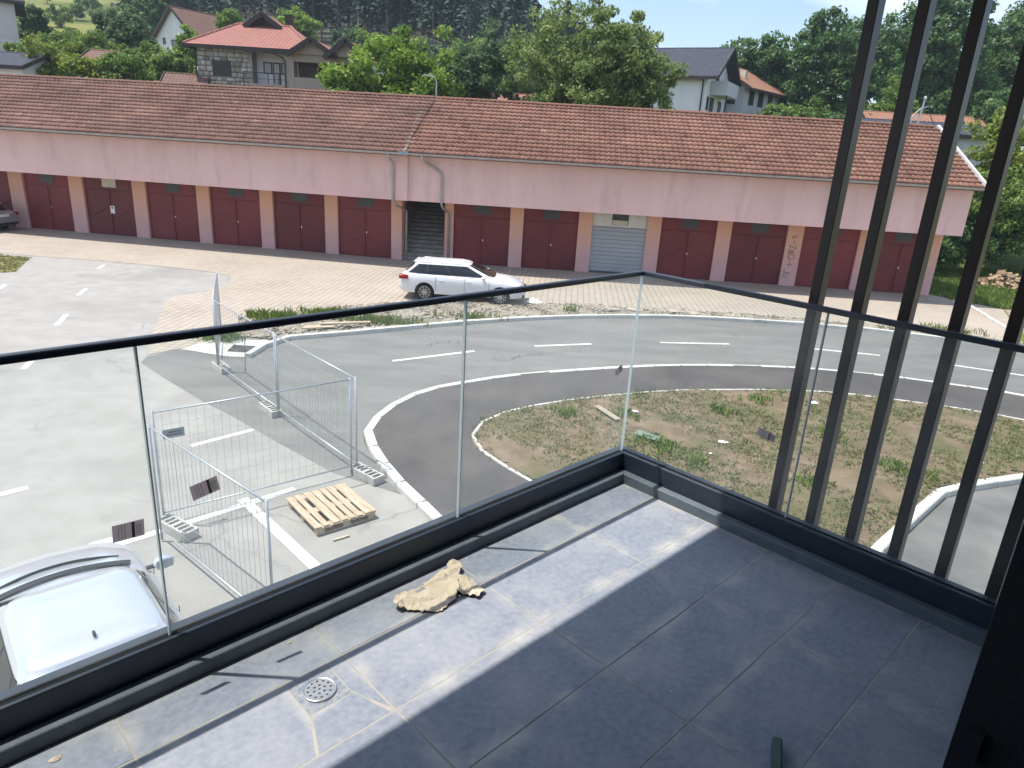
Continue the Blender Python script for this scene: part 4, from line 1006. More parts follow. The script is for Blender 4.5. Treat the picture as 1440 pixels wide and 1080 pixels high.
    for sg in (-1, 1):
        for (s0, s1, sl_) in sp['side']: side(s0, s1, .10, .86, sg, slant=sl_)
        side(.06, .955, .035, .075, sg, M_trim, 'belt_trim', .006)
        side(.09, .89, .09, .87, sg, M_trim, 'pillar_trim', .0045)
        # mirror
        mx_, my_, mz_ = sp['mirror']; mm = MB(); mm.lathe([(.001, .08), (.055, .075), (.085, .03), (.09, -.02), (.08, -.06), (.001, -.065)], (mx_, sg * my_, mz_), 'X', 14)
        for i, p in enumerate(mm.v): mm.v[i] = (p[0], sg * my_ + (p[1] - sg * my_) * 1.25, mz_ + (p[2] - mz_) * .8)
        mo = mm.build('mirror', paint, root, smooth=True)
        MB().box(mx_ - .02, mx_ + .03, min(sg * (my_ - .18), sg * (my_ - .05)), max(sg * (my_ - .18), sg * (my_ - .05)), mz_ - .04, mz_ - .015).build('mirror_arm', M_trim, root)
        MB().box(mx_ - .068, mx_ - .062, sg * my_ - .085, sg * my_ + .085, mz_ - .05, mz_ + .05).build('mirror_glass', mat('mirror_glass', (.30, .36, .42), .08, metal=.8), root)
        for hx in sp['handles']: MB().box(hx - .09, hx + .09, sg * sp['hy'] - .012, sg * sp['hy'] + .018, sp['hz'] - .013, sp['hz'] + .013).build('door_handle', paint, root, bevel=.006)
        for dx in sp['gaps']: MB().box(dx - .004, dx + .004, sg * (sp['hy'] + .0) - .003, sg * sp['hy'] + .004, .38, sp['belt'][1][1] - .03).build('door_gap', M_trim, root)
        MB().box(sp['wheels'][0] + WR * 1.3, sp['wheels'][1] - WR * 1.3, sg * sp['hy'] * .93 - .02, sg * sp['hy'] * .93 + .02, sp['low'][0][1] - .03, sp['low'][0][1] + .08).build('sill_trim', M_trim, root)
        for (x0, x1, y0, y1, z0, z1, mt_, nm_) in sp['lamps']:
            MB().box(x0, x1, *sorted((sg * y0, sg * y1)), z0, z1).build(nm_, mt_, root, bevel=.02, seg=2, smooth=True)
        for x in WX:
            wv = empty('wheel', (x, sg * (sp['w'][2][1] - .115), WR), 0 if sg > 0 else math.pi, root)
            MB().lathe([(WR * .68, -.10), (WR * .9, -.10), (WR * .985, -.075), (WR, -.03), (WR, .03), (WR * .985, .075), (WR * .92, .10), (WR * .7, .098), (WR * .68, .06)], (0, 0, 0), 'Y', 32).build('tyre', M_tyre, wv, smooth=True)
            rm = MB(); rm.lathe([(WR * .70, .092), (WR * .66, .097), (WR * .62, .07), (WR * .62, -.08)], (0, 0, 0), 'Y', 32); rm.lathe([(.001, .085), (WR * .13, .082), (WR * .17, .06), (WR * .17, .0)], (0, 0, 0), 'Y', 16)
            for k in range(10):
                a = 2 * math.pi * k / 10; rm.bar((WR * .12 * math.cos(a), .068, WR * .12 * math.sin(a)), (WR * .66 * math.cos(a), .078, WR * .66 * math.sin(a)), .034, .03, up=(0, 1, 0))
            rm.build('rim', M_rim, wv); MB().lathe([(.001, .02), (WR * .6, .02)], (0, 0, 0), 'Y', 20).build('brake', M_trim, wv)
    MB().box(WX[0] - .5, WX[1] + .5, -.6, .6, .17, .30).build('underbody', M_under, root)
    for (x0, x1, y0, y1, z0, z1, mt_, nm_) in sp['extra']: MB().box(x0, x1, y0, y1, z0, z1).build(nm_, mt_, root, bevel=.008)
    return root

M_wpaint = mat('white_car_paint', (.72, .73, .74), .22, spec=.5, coat=.6)
M_silver = mat('silver_car_paint', (.58, .61, .66), .18, metal=.45, spec=.5, coat=.8)
M_gpaint = mat('grey_car_paint', (.38, .39, .41), .3, metal=.5, spec=.5, coat=.6)
M_plate = mat('number_plate', (.7, .7, .7), .5)
wagon = dict(x=(-2.33, 2.36), w=[(-2.33, .70), (-2.15, .84), (-1.6, .905), (1.3, .905), (1.9, .86), (2.2, .74), (2.36, .56)],
             low=[(-2.33, .36), (-2.1, .24), (2.1, .22), (2.36, .28)], belt=[(-2.33, .86), (-2.0, .97), (-.5, .945), (.9, .905), (1.7, .84), (2.2, .70), (2.36, .56)],
             top=[(-2.33, .90), (-2.05, 1.0), (.9, 1.0), (1.25, .965), (1.8, .89), (2.15, .77), (2.36, .58)], wheels=(-1.36, 1.45), wr=.325,
             cab=dict(zb=.96, zr=1.375, f=(1.28, .25), r=(-2.20, -1.78), hw=(.80, .58)), side=[(.045, .245, .045), (.265, .525, 0), (.545, .905, 0)],
             mirror=(.82, .98, .985), handles=(-.72, .28), hy=.905, hz=.80, gaps=(-.95, .12, 1.02), rt=(.16, .88),
             lamps=[(-2.31, -1.98, .62, .905, .78, .93, M_red, 'tail_light'), (1.95, 2.24, .52, .85, .60, .735, M_lamp, 'headlight')],
             extra=[(2.30, 2.372, -.30, .30, .38, .66, M_trim, 'grille'), (2.25, 2.355, .45, .66, .30, .40, M_trim, 'air_intake'), (2.25, 2.355, -.66, -.45, .30, .40, M_trim, 'air_intake'),
                    (-1.6, -.05, .555, .58, 1.392, 1.41, mat('roof_rail', (.6, .6, .6), .3, metal=.8), 'roof_rail'), (-1.6, -.05, -.58, -.555, 1.392, 1.41, mat('roof_rail', (.6, .6, .6), .3, metal=.8), 'roof_rail'), (-2.35, -2.30, -.26, .26, .72, .83, M_plate, 'number_plate'),
                    (-1.84, -1.70, -.50, .50, 1.372, 1.392, M_wpaint, 'spoiler')])
o = car('estate_car', (-2.07, 26.42, .01), R(-1.4), M_wpaint, wagon); tag(o, 'white estate car with roof rails parked on the paving before the garages', 'car')
sedan = dict(x=(-2.25, 2.42), w=[(-2.25, .62), (-2.05, .78), (-1.5, .88), (1.2, .88), (1.8, .86), (2.2, .72), (2.42, .42)],
             low=[(-2.25, .40), (-2.0, .25), (2.1, .22), (2.42, .30)], belt=[(-2.25, .84), (-1.9, .95), (-.5, .94), (.9, .91), (1.6, .84), (2.1, .72), (2.42, .58)],
             top=[(-2.25, .92), (-1.9, 1.03), (-1.4, 1.04), (1.2, .985), (1.7, .915), (2.1, .82), (2.3, .72), (2.42, .60)], wheels=(-1.33, 1.36), wr=.315,
             cab=dict(zb=.94, zr=1.37, f=(1.20, .46), r=(-1.72, -.80), hw=(.79, .565)), side=[(.10, .20, .03), (.23, .50, 0), (.53, .90, 0)],
             mirror=(.92, .97, .99), handles=(-.75, .25), hy=.88, hz=.80, gaps=(-.95, .10, 1.0),
             lamps=[(-2.24, -2.0, .5, .80, .74, .90, M_red, 'tail_light'), (1.92, 2.26, .46, .80, .60, .74, M_lamp, 'headlight')],
             extra=[(2.33, 2.43, -.32, .32, .46, .60, M_trim, 'grille'), (-2.30, -2.22, -.26, .26, .70, .81, M_plate, 'number_plate'),
                    (-.66, -.60, -.012, .012, 1.432, 1.472, M_trim, 'antenna')])
o = car('saloon_car', (-3.93, 5.46, .01), R(132.4), M_silver, sedan); tag(o, 'silver saloon car parked directly below the glass balcony railing', 'car')
# shut line at the back of the bonnet
hg = MB()
for k in range(12):
    f_ = lambda y: (1.52 - .12 * (y / .62) ** 2, y, .975 - .045 * (y / .62) ** 2)
    hg.bar(f_(-.62 + k * .1033), f_(-.62 + (k + 1) * .1033), .016, .03)
hg.build('bonnet_gap', M_trim, o)
hg = MB()
for k in range(12):
    f_ = lambda y: (1.27 - .14 * (y / .68) ** 2, y, 1.008 - .03 * (y / .68) ** 2)
    hg.bar(f_(-.68 + k * .1133), f_(-.68 + (k + 1) * .1133), .085, .012)
hg.build('wiper_cowl', M_trim, o)
hatch = dict(wagon); hatch['extra'] = [(-2.35, -2.30, -.26, .26, .74, .86, M_plate, 'number_plate'), (-2.36, -2.25, -.75, .75, .34, .44, M_trim, 'bumper_trim')]
o = car('hatchback_car', (-28.5, 36.15, .01), R(171.6), M_gpaint, hatch); tag(o, 'grey hatchback parked under the garage overhang, its rear showing', 'car')

# ================================================================== SITE FENCE
M_galv = mat('galvanised_tube', (.50, .53, .56), .4, col2=(.42, .45, .48), scale=6, metal=.5, spec=.5)
M_wire = mat('mesh_wire', (.42, .44, .45), .5, metal=.4)
M_block = mat('foot_concrete', (.52, .51, .47), .9, col2=(.42, .41, .38), scale=8, bump=.5, bscale=40)
M_sign = mat('sign_plate', (.30, .34, .38), .5, col2=(.26, .30, .34), scale=10)
def fence(a, b, label, top=1.82, plate=None, posts=(1, 1)):
    a = Vector((*a, 0)); b = Vector((*b, 0)); d = b - a; Lf = d.length
    r_ = empty('mesh_fence', a, math.atan2(d.y, d.x)); z0 = .14
    for i, x in enumerate((0, Lf)): MB().tube([(x, 0, .03), (x, 0, top)], .018, 10).build('post', M_galv, r_, smooth=True)
    for z in (top - .03, z0 + .04): MB().tube([(0, 0, z), (Lf, 0, z)], .0135, 8).build('rail', M_galv, r_, smooth=True)
    wv = MB(); n = int(Lf / .115)
    for k in range(1, n): x = Lf * k / n; wv.bar((x, 0, z0 + .04), (x, 0, top - .03), .0034)
    for k in range(1, 7): z = lerp(z0, top, k / 7); wv.bar((0, .004, z), (Lf, .004, z), .0034)
    tag(wv.build('wire_mesh', M_wire, r_), kind='stuff')
    if plate:
        p = MB().box(plate[0], plate[0] + .42, -.012, -.006, plate[1], plate[1] + .16).build('sign_plate', M_sign, r_)
        ln = MB()
        for k in range(3): ln.box(plate[0] + .05, plate[0] + .36 - .05 * k, -.0145, -.0122, plate[1] + .035 + .04 * k, plate[1] + .047 + .04 * k)
        ln.build('sign_print', M_stick2, r_)
    for x, s in ((.12, 1), (Lf - .12, 1)):
        pass
    return tag(r_, label, 'fence', 'site fence panels')
N0, N1, N2, N3 = (-7.18, 16.2), (-4.85, 13.62), (-2.66, 11.22), (-5.10, 9.20)
fence((-7.25, 16.28), (-8.52, 19.55), 'mesh fence panel running towards the brick paving from the drain apron')
fence(N0, (-4.89, 13.66), 'mesh fence panel across the dark asphalt beside the concrete apron')
fence((-4.82, 13.56), N2, 'mesh fence panel across the asphalt ending at the kerb')
fence((-2.74, 11.15), N3, 'mesh fence panel behind the wooden pallet with a small grey sign plate', plate=None)
fence((-4.90, 8.72), (-2.64, 6.87), 'mesh fence panel between the silver saloon and the wooden pallet')
fp = [o for o in COL.objects if o.name.startswith('mesh_fence')][3]
MB().box(2.66, 2.96, .012, .018, 1.36, 1.50).build('sign_plate', M_sign, fp)
MB().box(2.70, 2.92, .0185, .021, 1.40, 1.42).build('sign_print', M_stick2, fp); MB().box(2.70, 2.88, .0185, .021, 1.44, 1.46).build('sign_print', M_stick2, fp)
def block(c, rz, label):
    """hollow concrete fence foot: outer walls, cross webs and a floor"""
    q = MB(); Lb, Wb, Hb = .70, .24, .14
    q.box(-Lb / 2, Lb / 2, -Wb / 2, -Wb / 2 + .035, 0, Hb); q.box(-Lb / 2, Lb / 2, Wb / 2 - .035, Wb / 2, 0, Hb)
    for x in (-.335, -.22, -.115, 0, .115, .22, .335): q.box(x - .0155, x + .0155, -Wb / 2 + .0352, Wb / 2 - .0352, .001, Hb - .002)
    q.box(-Lb / 2 + .01, Lb / 2 - .01, -Wb / 2 + .0354, Wb / 2 - .0354, .002, .05)
    q.box(-.03, .03, -Wb / 2 + .0356, Wb / 2 - .0356, .05, Hb - .001)
    o = q.build('concrete_block', M_block); o.location = (*c, .008); o.rotation_euler = (0, 0, rz); return tag(o, label, 'concrete block', 'concrete feet of the site fence')
block((-7.2, 16.36), R(-48), 'hollow concrete fence foot next to the drain apron')
block((-5.10, 13.82), R(-48), 'hollow concrete fence foot on the dark asphalt between two fence panels')
block((-2.46, 11.08), R(-40), 'hollow concrete fence foot beside the white kerb')
block((-4.80, 8.98), R(-32), 'hollow concrete fence foot near the silver saloon')

# ---- pallet
M_wood = mat('pallet_wood', (.47, .37, .265), .85, col2=(.37, .285, .20), scale=5, detail=8, col3=(.54, .45, .345), scale3=2.2, bump=.3, bscale=30, stretch=(1, 6, 6))
pr_ = empty('wooden_pallet', (-2.75, 9.82, .006), R(-49.8)); tag(pr_, 'weathered wooden pallet with a few gaps between boards lying on the concrete', 'pallet')
for i, y in enumerate((-.46, -.33, -.16, -.03, .10, .22, .36, .455)):
    wd = (.11, .09, .12, .10, .09, .10, .10, .09)[i]
    x0, x1 = -.56, .56
    MB().box(x0 + random.uniform(-.01, .01), x1 + random.uniform(-.01, .01), y - wd / 2, y + wd / 2, .124, .146).build('board', M_wood, pr_, bevel=.003)
for x in (-.49, 0, .49):
    MB().box(x - .07, x + .07, -.49, .49, .102, .1235).build('stringer_board', M_wood, pr_, bevel=.003)
    MB().box(x - .06, x + .06, -.49, .49, .0, .021).build('bottom_board', M_wood, pr_, bevel=.003)
    for y in (-.42, 0, .42): MB().box(x - .065, x + .065, y - .06, y + .06, .0212, .1018).build('block', M_wood, pr_, bevel=.004)
st = MB(); st.bar((-2.50, 8.98, .02), (-2.30, 9.14, .02), .03, .02); tag(st.build('wood_stick', M_wood), 'thin wooden stick on the concrete by the pallet', 'stick')

# ---- planks and litter
pk = MB(); pk.slab([(-6.37, 20.15, .16), (-5.5, 20.55, .16), (-5.58, 20.78, .17), (-6.32, 20.5, .17)], .035); tag(pk.build('plywood_board', M_wood), 'pale plywood offcut lying on the gravel verge', 'board')
pk = MB(); pk.bar((-5.95, 20.62, .21), (-4.55, 21.28, .19), .16, .03); tag(pk.build('plank', M_wood), 'long pale plank on the verge behind the kerb', 'plank')
M_bag = mat('white_plastic', (.70, .70, .69), .6)
scrap('plastic_bag', (.62, 26.1), .42, M_bag, 7, .06, 'crumpled white plastic bag on the gravel by the white estate car', 'bag', hgt=.5)
scrap('litter_scrap', (7.4, 16.2), .17, M_bag, 8, .14, 'white litter scrap at the far edge of the soil island', 'litter')
scrap('litter_scrap', (4.41, 13.36), .15, M_bag, 9, .14, 'elongated white litter scrap amid the weeds on the soil', 'litter', hgt=.2)
scrap('litter_scrap', (4.02, 12.74), .06, M_bag, 10, .14, 'tiny white scrap of litter on bare soil', 'litter')
scrap('litter_scrap', (2.82, 14.84), .13, M_bag, 11, .14, 'rounded white litter scrap on the soil near the footpath', 'litter')
scrap('litter_scrap', (9.6, 13.1), .08, M_bag, 12, .14, 'small white litter scrap near the yard kerb', 'litter')
pk = MB(); pk.bar((1.95, 14.95, .19), (2.35, 14.15, .19), .14, .02); tag(pk.build('wood_lath', mat('grey_wood', (.36, .31, .24), .9, col2=(.29, .25, .19), scale=5)), 'short weathered grey board lying on the soil island', 'board')
sv = MB(); sv.slab([(2.55, 13.35, .22), (3.05, 13.05, .20), (3.08, 13.2, .24), (2.7, 13.48, .26)], .015); tag(sv.build('glass_sheet', mat('pale_sheet', (.17, .22, .17), .4)), 'pale green sheet scrap lying on the soil by the railing corner', 'litter')
for i, (x, y, a) in enumerate([(3.6, 25.55, .3), (4.35, 25.7, -.1), (5.9, 25.9, .5), (6.6, 25.75, .8)]):
    q = MB().box(-.24, .24, -.17, .17, 0, .07).build('paving_slab', mat('slab_stone', (.44, .40, .34), .9, col2=(.36, .33, .28), scale=6)); q.location = (x, y, .07); q.rotation_euler = (R(4 * (i - 1)), R(5), a)
    tag(q, 'loose pale paving slab lying on the gravel verge', 'slab', 'loose slabs on the verge')
# ---- firewood heap
lg = np.random.default_rng(40)
M_log = mat('split_wood', (.34, .24, .15), .9, col2=(.22, .15, .09), scale=6, col3=(.45, .35, .24), scale3=5)
hp = empty('firewood_heap', (25.9, 37.6, 0)); tag(hp, 'heap of split firewood on the grass beyond the garages', 'firewood')
lm = MB(); lm.add([(-.2, -.07, -.05), (-.2, .07, -.05), (-.2, 0, .07), (.2, -.07, -.05), (.2, .07, -.05), (.2, 0, .07)], [(0, 1, 2), (3, 5, 4), (0, 3, 4, 1), (1, 4, 5, 2), (2, 5, 3, 0)])
lme = lm.mesh('log'); lme.materials.append(M_log)
for k in range(150):
    a, r_ = lg.uniform(0, 6.28), lg.random() ** .6; x, y = 2.0 * r_ * math.cos(a), 1.0 * r_ * math.sin(a)
    c = bpy.data.objects.new('log', lme); COL.objects.link(c); c.parent = hp
    c.location = (x, y, .03 + lg.uniform(.1, 1.0) * .85 * (1 - r_ ** 1.6)); c.rotation_euler = (lg.uniform(-.5, .5), lg.uniform(-.5, .5), lg.uniform(0, 6.28))
    s_ = lg.uniform(.8, 1.3); c.scale = (s_, s_, s_)

# ================================================================== HOUSES BEHIND
def roof_mat(name, c1, c2, mort, row=.34, wd=.26): return brick_mat(name, c1, c2, mort, wd, row, .025, .8, off=0.0, bump=.9, dirt=tuple(x * .8 for x in c1))
M_rred = roof_mat('house_red_tiles', (.34, .155, .125), (.285, .125, .10), (.14, .06, .05), .36, .3)
M_rdark = roof_mat('house_slate_tiles', (.05, .056, .078), (.065, .072, .096), (.022, .024, .034), .36, .3)
M_rbrown = roof_mat('house_brown_tiles', (.20, .115, .09), (.16, .09, .07), (.08, .05, .04))
M_ror = roof_mat('house_orange_tiles', (.34, .175, .115), (.28, .145, .10), (.15, .08, .05))
M_fascia = mat('dark_timber', (.035, .028, .027), .7, col2=(.05, .04, .037), scale=5)
M_wwall = mat('white_render', (.76, .76, .755), .9, col2=(.70, .70, .695), scale=.8, bump=.2, bscale=12)
M_bwall = mat('beige_render', (.40, .33, .285), .9, col2=(.35, .29, .25), scale=.8, bump=.2, bscale=12)
M_pwall = mat('pale_pink_render', (.55, .50, .50), .9, col2=(.48, .44, .44), scale=.6)
M_gwall = mat('grey_house_render', (.55, .56, .59), .9, col2=(.50, .51, .54), scale=.8)
M_shutter = mat('brown_shutter', (.045, .034, .034), .6, col2=(.06, .045, .044), scale=3, stretch=(1, 1, 30))
M_win = mat('house_window', (.05, .06, .07), .15, spec=.6)
M_frame = mat('dark_frame', (.04, .03, .028), .6)
M_curtain = mat('pale_curtain', (.5, .5, .5), .8)
M_rust = mat('barn_boards', (.10, .075, .06), .9, col2=(.15, .11, .085), scale=3, stretch=(8, 8, .6))

def roof_slab(par, quad, mt, t=.16, name='roof'):
    """one tiled roof plane with its own axes so the courses run along the eaves"""
    q = [Vector(p) for p in quad]; e = (q[1] - q[0]).normalized(); nrm = e.cross(q[-1] - q[0]).normalized()
    if nrm.z < 0: nrm = -nrm
    up = nrm.cross(e); Mx = Matrix((e, up, nrm)).transposed().to_4x4(); Mx.translation = q[0]
    inv = Mx.inverted(); lp = [inv @ p for p in q]
    a = MB(); n = len(lp); a.add([(p.x, p.y, -t) for p in lp] + [(p.x, p.y, 0) for p in lp], [tuple(range(n - 1, -1, -1)), tuple(range(n, 2 * n))] + [(i, (i + 1) % n, (i + 1) % n + n, i + n) for i in range(n)])
    o = a.build(name, mt, par); o.matrix_local = Mx; return o

def gable_house(name, loc, rz, Lx, Ly, ze, zr, wall, roof, ov=.5, og=.5, zg=None):
    zg = float(terr(loc[0], loc[1])) - .4 if zg is None else zg
    r_ = empty(name, (loc[0], loc[1], zg), rz); ze -= zg; zr -= zg
    m_ = MB(); m_.box(0, Lx, 0, Ly, 0, ze)
    m_.build('wall', wall, r_)
    for x0, x1 in ((0, .25), (Lx - .25, Lx)):
        a = MB(); a.add([(x0, 0, ze + .002), (x0, Ly, ze + .002), (x0, Ly / 2, zr - .12), (x1, 0, ze + .002), (x1, Ly, ze + .002), (x1, Ly / 2, zr - .12)], [(0, 1, 2), (3, 5, 4), (0, 2, 5, 3), (1, 4, 5, 2), (0, 3, 4, 1)]); a.build('gable', wall, r_)
    k = (zr - ze) / (Ly / 2); zo = ze - k * ov + .12
    roof_slab(r_, [(-og, -ov, zo), (Lx + og, -ov, zo), (Lx + og, Ly / 2, zr + .1), (-og, Ly / 2, zr + .1)], roof)
    roof_slab(r_, [(-og, Ly + ov, zo), (Lx + og, Ly + ov, zo), (Lx + og, Ly / 2 + .01, zr + .1), (-og, Ly / 2 + .01, zr + .1)], roof)
    f = MB()
    for x in (-og - .03, Lx + og + .03):
        f.bar((x, -ov, zo - .04), (x, Ly / 2, zr + .05), .06, .26); f.bar((x, Ly + ov, zo - .04), (x, Ly / 2, zr + .05), .06, .26)
    f.box(-og, Lx + og, -ov - .05, -ov, zo - .22, zo + .02)
    f.build('fascia', M_fascia, r_)
    rc = MB(); n = int((Lx + 2 * og) / .4)
    for i in range(n): rc.lathe([(.10, 0), (.085, .37)], (-og + i * .4, Ly / 2, zr + .06), 'X', 8)
    rc.build('ridge_tiles', roof, r_)
    return r_, zg

def win(par, x0, x1, z0, z1, y, axis='y', sg=-1, mt=M_win, frame=M_frame, nm='window', mull=1):
    """window on a face: axis 'y' -> face y=const, 'x' -> face x=const"""
    f = MB(); p = MB(); d0, d1 = sorted((y, y + sg * .05)); g0, g1 = sorted((y, y + sg * .03))
    def bx(mb, a0, a1, b0, b1, c0, c1):
        if axis == 'y': mb.box(a0, a1, c0, c1, b0, b1)
        else: mb.box(c0, c1, a0, a1, b0, b1)
    bx(p, x0 + .06, x1 - .06, z0 + .06, z1 - .06, g0, g1)
    bx(f, x0, x0 + .08, z0, z1, d0, d1); bx(f, x1 - .08, x1, z0, z1, d0, d1); bx(f, x0 + .081, x1 - .081, z0, z0 + .08, d0, d1); bx(f, x0 + .081, x1 - .081, z1 - .08, z1, d0, d1)
    for k in range(1, mull): xm = lerp(x0, x1, k / mull); bx(f, xm - .04, xm + .04, z0 + .081, z1 - .081, d0, d1)
    fo = f.build(nm, frame, par); p.build('pane', mt, fo); return fo

# ---- stone-clad house with red hipped roof
zg = 5.2
H1 = empty('stone_house', (-20.5, 60, zg)); tag(H1, 'stone clad house with red hipped roof, white loggia and dark twin gables', 'house')
def L1(x, y, z): return (x + 20.5, y - 60, z - zg)
def hb(nm, x0, x1, y0, y1, z0, z1, mt): 
    a = L1(x0, y0, z0); b = L1(x1, y1, z1); return MB().box(a[0], b[0], a[1], b[1], a[2], b[2]).build(nm, mt, H1)
hb('wall', -24.6, -20.6, 56.12, 65, zg, 11.2, mat('mortar', (.15, .14, .12), .95, col2=(.19, .175, .15), scale=4))
hb('back_wall', -20.59, -12.4, 57.0, 65, zg, 11.2, M_wwall)
hb('lower_wall', -20.59, -12.4, 55.6, 56.99, zg, 8.7, M_bwall)
# stone facing, each block modelled, joined into one facing
sr = np.random.default_rng(5); sv_, sq_, st_ = [], [], []; z = 5.3
while z < 11.1:
    rh = sr.uniform(.22, .40); x = -24.62 + sr.uniform(-.2, 0)
    while x < -20.62:
        wl_ = sr.uniform(.28, .70); x0, x1 = max(x, -24.62), min(x + wl_ - .05, -20.6); skip = False
        if 9.3 < z + rh / 2 < 10.42:
            if x0 < -23.5 < x1: x1 = -23.53
            elif x0 < -22.13 < x1: x0 = -22.12
            elif x0 >= -23.5 and x1 <= -22.13: skip = True
        if x1 - x0 > .08 and not skip:
            pr2 = sr.uniform(.04, .11); j = sr.uniform(-.035, .035, 8); a = L1(x0, 56.12 - pr2, z); b = L1(x1, 56.12, z + rh - .05); nb = len(sv_)
            sv_ += [(a[0] + .03 + j[0], a[1], a[2] + .03 + j[1]), (b[0] - .03 + j[2], a[1], a[2] + .03 + j[3]), (b[0] - .03 + j[4], a[1], b[2] - .03 + j[5]), (a[0] + .03 + j[6], a[1], b[2] - .03 + j[7]), (a[0], b[1], a[2]), (b[0], b[1], a[2]), (b[0], b[1], b[2]), (a[0], b[1], b[2])]
            sq_ += [tuple(nb + q for q in f) for f in ((0, 1, 2, 3), (0, 4, 5, 1), (1, 5, 6, 2), (2, 6, 7, 3), (3, 7, 4, 0))]; st_ += [float(np.clip(sr.normal(.5, .25), 0, 1))] * 8
        x += wl_
    z += rh
M_stonew = tint_mat('facing_stone', [(0, (.22, .20, .165)), (.5, (.39, .365, .31)), (1, (.55, .53, .47))], .9)
o = link('stone_facing', np_mesh('stone_facing', sv_, sq_, st_), M_stonew, H1); tag(o, kind='stuff')
bm = bmesh.new(); bm.from_mesh(o.data); bmesh.ops.recalc_face_normals(bm, faces=bm.faces[:]); bm.to_mesh(o.data); bm.free()
hb('side_facing', -20.75, -20.55, 56.05, 56.99, 8.4, 11.2, mat('side_stone', (.26, .23, .18), .9, col2=(.36, .33, .27), scale=3))
w_ = win(H1, *[L1(-23.5, 0, 0)[0], L1(-22.15, 0, 0)[0]], 9.30 - zg, 10.42 - zg, L1(0, 56.11, 0)[1], mt=M_shutter, nm='window')
# loggia with door, windows, railing
win(H1, .45, 1.1, 9.65 - zg, 10.45 - zg, L1(0, 56.99, 0)[1], mt=M_curtain); win(H1, 1.16, 1.72, 8.8 - zg, 10.45 - zg, L1(0, 56.99, 0)[1], mt=M_curtain, nm='balcony_door'); win(H1, 1.78, 2.3, 9.65 - zg, 10.45 - zg, L1(0, 56.99, 0)[1], mt=M_curtain)
hb('floor_slab', -20.55, -12.4, 55.5, 56.98, 8.701, 8.85, M_bwall)
ra = MB(); ra.bar(L1(-21.2, 55.7, 9.62), L1(-18.1, 55.7, 9.62), .05); ra.bar(L1(-20.6, 55.7, 9.2), L1(-18.1, 55.7, 9.2), .03)
for x in (-21.1, -20.2, -19.3, -18.5): ra.bar(L1(x, 55.7, 8.6), L1(x, 55.7, 9.62), .05)
ra.build('railing', M_frame, H1)
# right loggia
hb('pier', -18.0, -17.35, 55.6, 56.4, 8.851, 11.1, M_bwall); hb('pier', -13.3, -12.4, 55.6, 56.4, 8.851, 11.0, M_bwall)
hb('parapet', -17.34, -13.31, 55.62, 55.85, 8.851, 9.45, M_bwall); hb('lintel', -17.34, -13.31, 55.62, 56.3, 10.5, 11.0, M_bwall)
hb('loggia_back', -17.34, -13.31, 56.8, 56.98, 8.851, 10.9, M_rust)
ra = MB(); ra.bar(L1(-15.6, 55.56, 9.58), L1(-13.4, 55.56, 9.58), .05); ra.bar(L1(-15.6, 55.56, 9.48), L1(-13.4, 55.56, 9.48), .03); ra.build('railing', M_galv, H1)
fb = MB(); a = L1(-14.9, 55.42, 9.2); fb.box(a[0], a[0] + .7, a[1], a[1] + .18, a[2], a[2] + .18); fb.build('flower_box', mat('terracotta', (.25, .08, .06), .8), H1)
# hipped main roof
E = [(-25.35, 55.5, 11.28), (-15.8, 55.5, 11.28), (-15.8, 65.6, 11.28), (-25.35, 65.6, 11.28)]; RA, RB = (-23.0, 60.3, 13.35), (-18.9, 60.3, 13.35)
for q in ([E[0], E[1], RB, RA], [E[1], E[2], RB], [E[2], E[3], RA, RB], [E[3], E[0], RA]): roof_slab(H1, [L1(*p) for p in q], M_rred, .14)
fb = MB()
for a, b in zip(E, E[1:] + E[:1]): fb.bar(Vector(L1(*a)) - Vector((0, 0, .12)), Vector(L1(*b)) - Vector((0, 0, .12)), .10, .24)
fb.bar(L1(-20.7, 55.15, 11.05), L1(-17.4, 55.15, 11.05), .12, .30)
fb.build('fascia', M_fascia, H1)
hp_ = MB()
for a, b in ((E[0], RA), (E[1], RB), (RA, RB)): hp_.tube([L1(*a), L1(*b)], .11, 8)
hp_.build('ridge_tiles', M_rred, H1)
def mini_gable(xp, half, y0, y1, zb, zp, roofm, front):
    a = MB(); p = [L1(xp - half, y0 + .5, zb), L1(xp + half, y0 + .5, zb), L1(xp, y0 + .5, zp)]
    a.add(p + [(q[0], q[1] + .2, q[2]) for q in p], [(0, 1, 2), (3, 5, 4), (0, 3, 4, 1), (1, 4, 5, 2), (2, 5, 3, 0)]); a.build('gable', front, H1)
    e = .25; k = (zp - zb) / half
    for s in (-1, 1):
        roof_slab(H1, [L1(xp + s * (half + e), y0, zb - k * e + .12), L1(xp + s * (half + e), y1, zb - k * e + .12), L1(xp, y1, zp + .12), L1(xp, y0, zp + .12)], roofm, .12)
    f = MB()
    for s in (-1, 1): f.bar(L1(xp + s * (half + e), y0 - .03, zb - k * e), L1(xp, y0 - .03, zp + .02), .08, .34)
    f.build('fascia', M_fascia, H1)
mini_gable(-15.85, 1.55, 54.9, 60, 11.0, 11.95, M_rred, M_bwall); mini_gable(-13.3, 1.3, 54.6, 60, 10.95, 12.0, M_rred, M_bwall)
mini_gable(-20.9, 1.2, 59.6, 63, 13.25, 14.05, M_rred, M_fascia)
cb_ = MB(); a = L1(-19.75, 61.5, 12.6); cb_.box(a[0], a[0] + .6, a[1], a[1] + .5, a[2], a[2] + 1.7); cb_.box(a[0] - .05, a[0] + .65, a[1] - .05, a[1] + .55, a[2] + 1.701, a[2] + 1.78); cb_.build('chimney', M_fascia, H1)
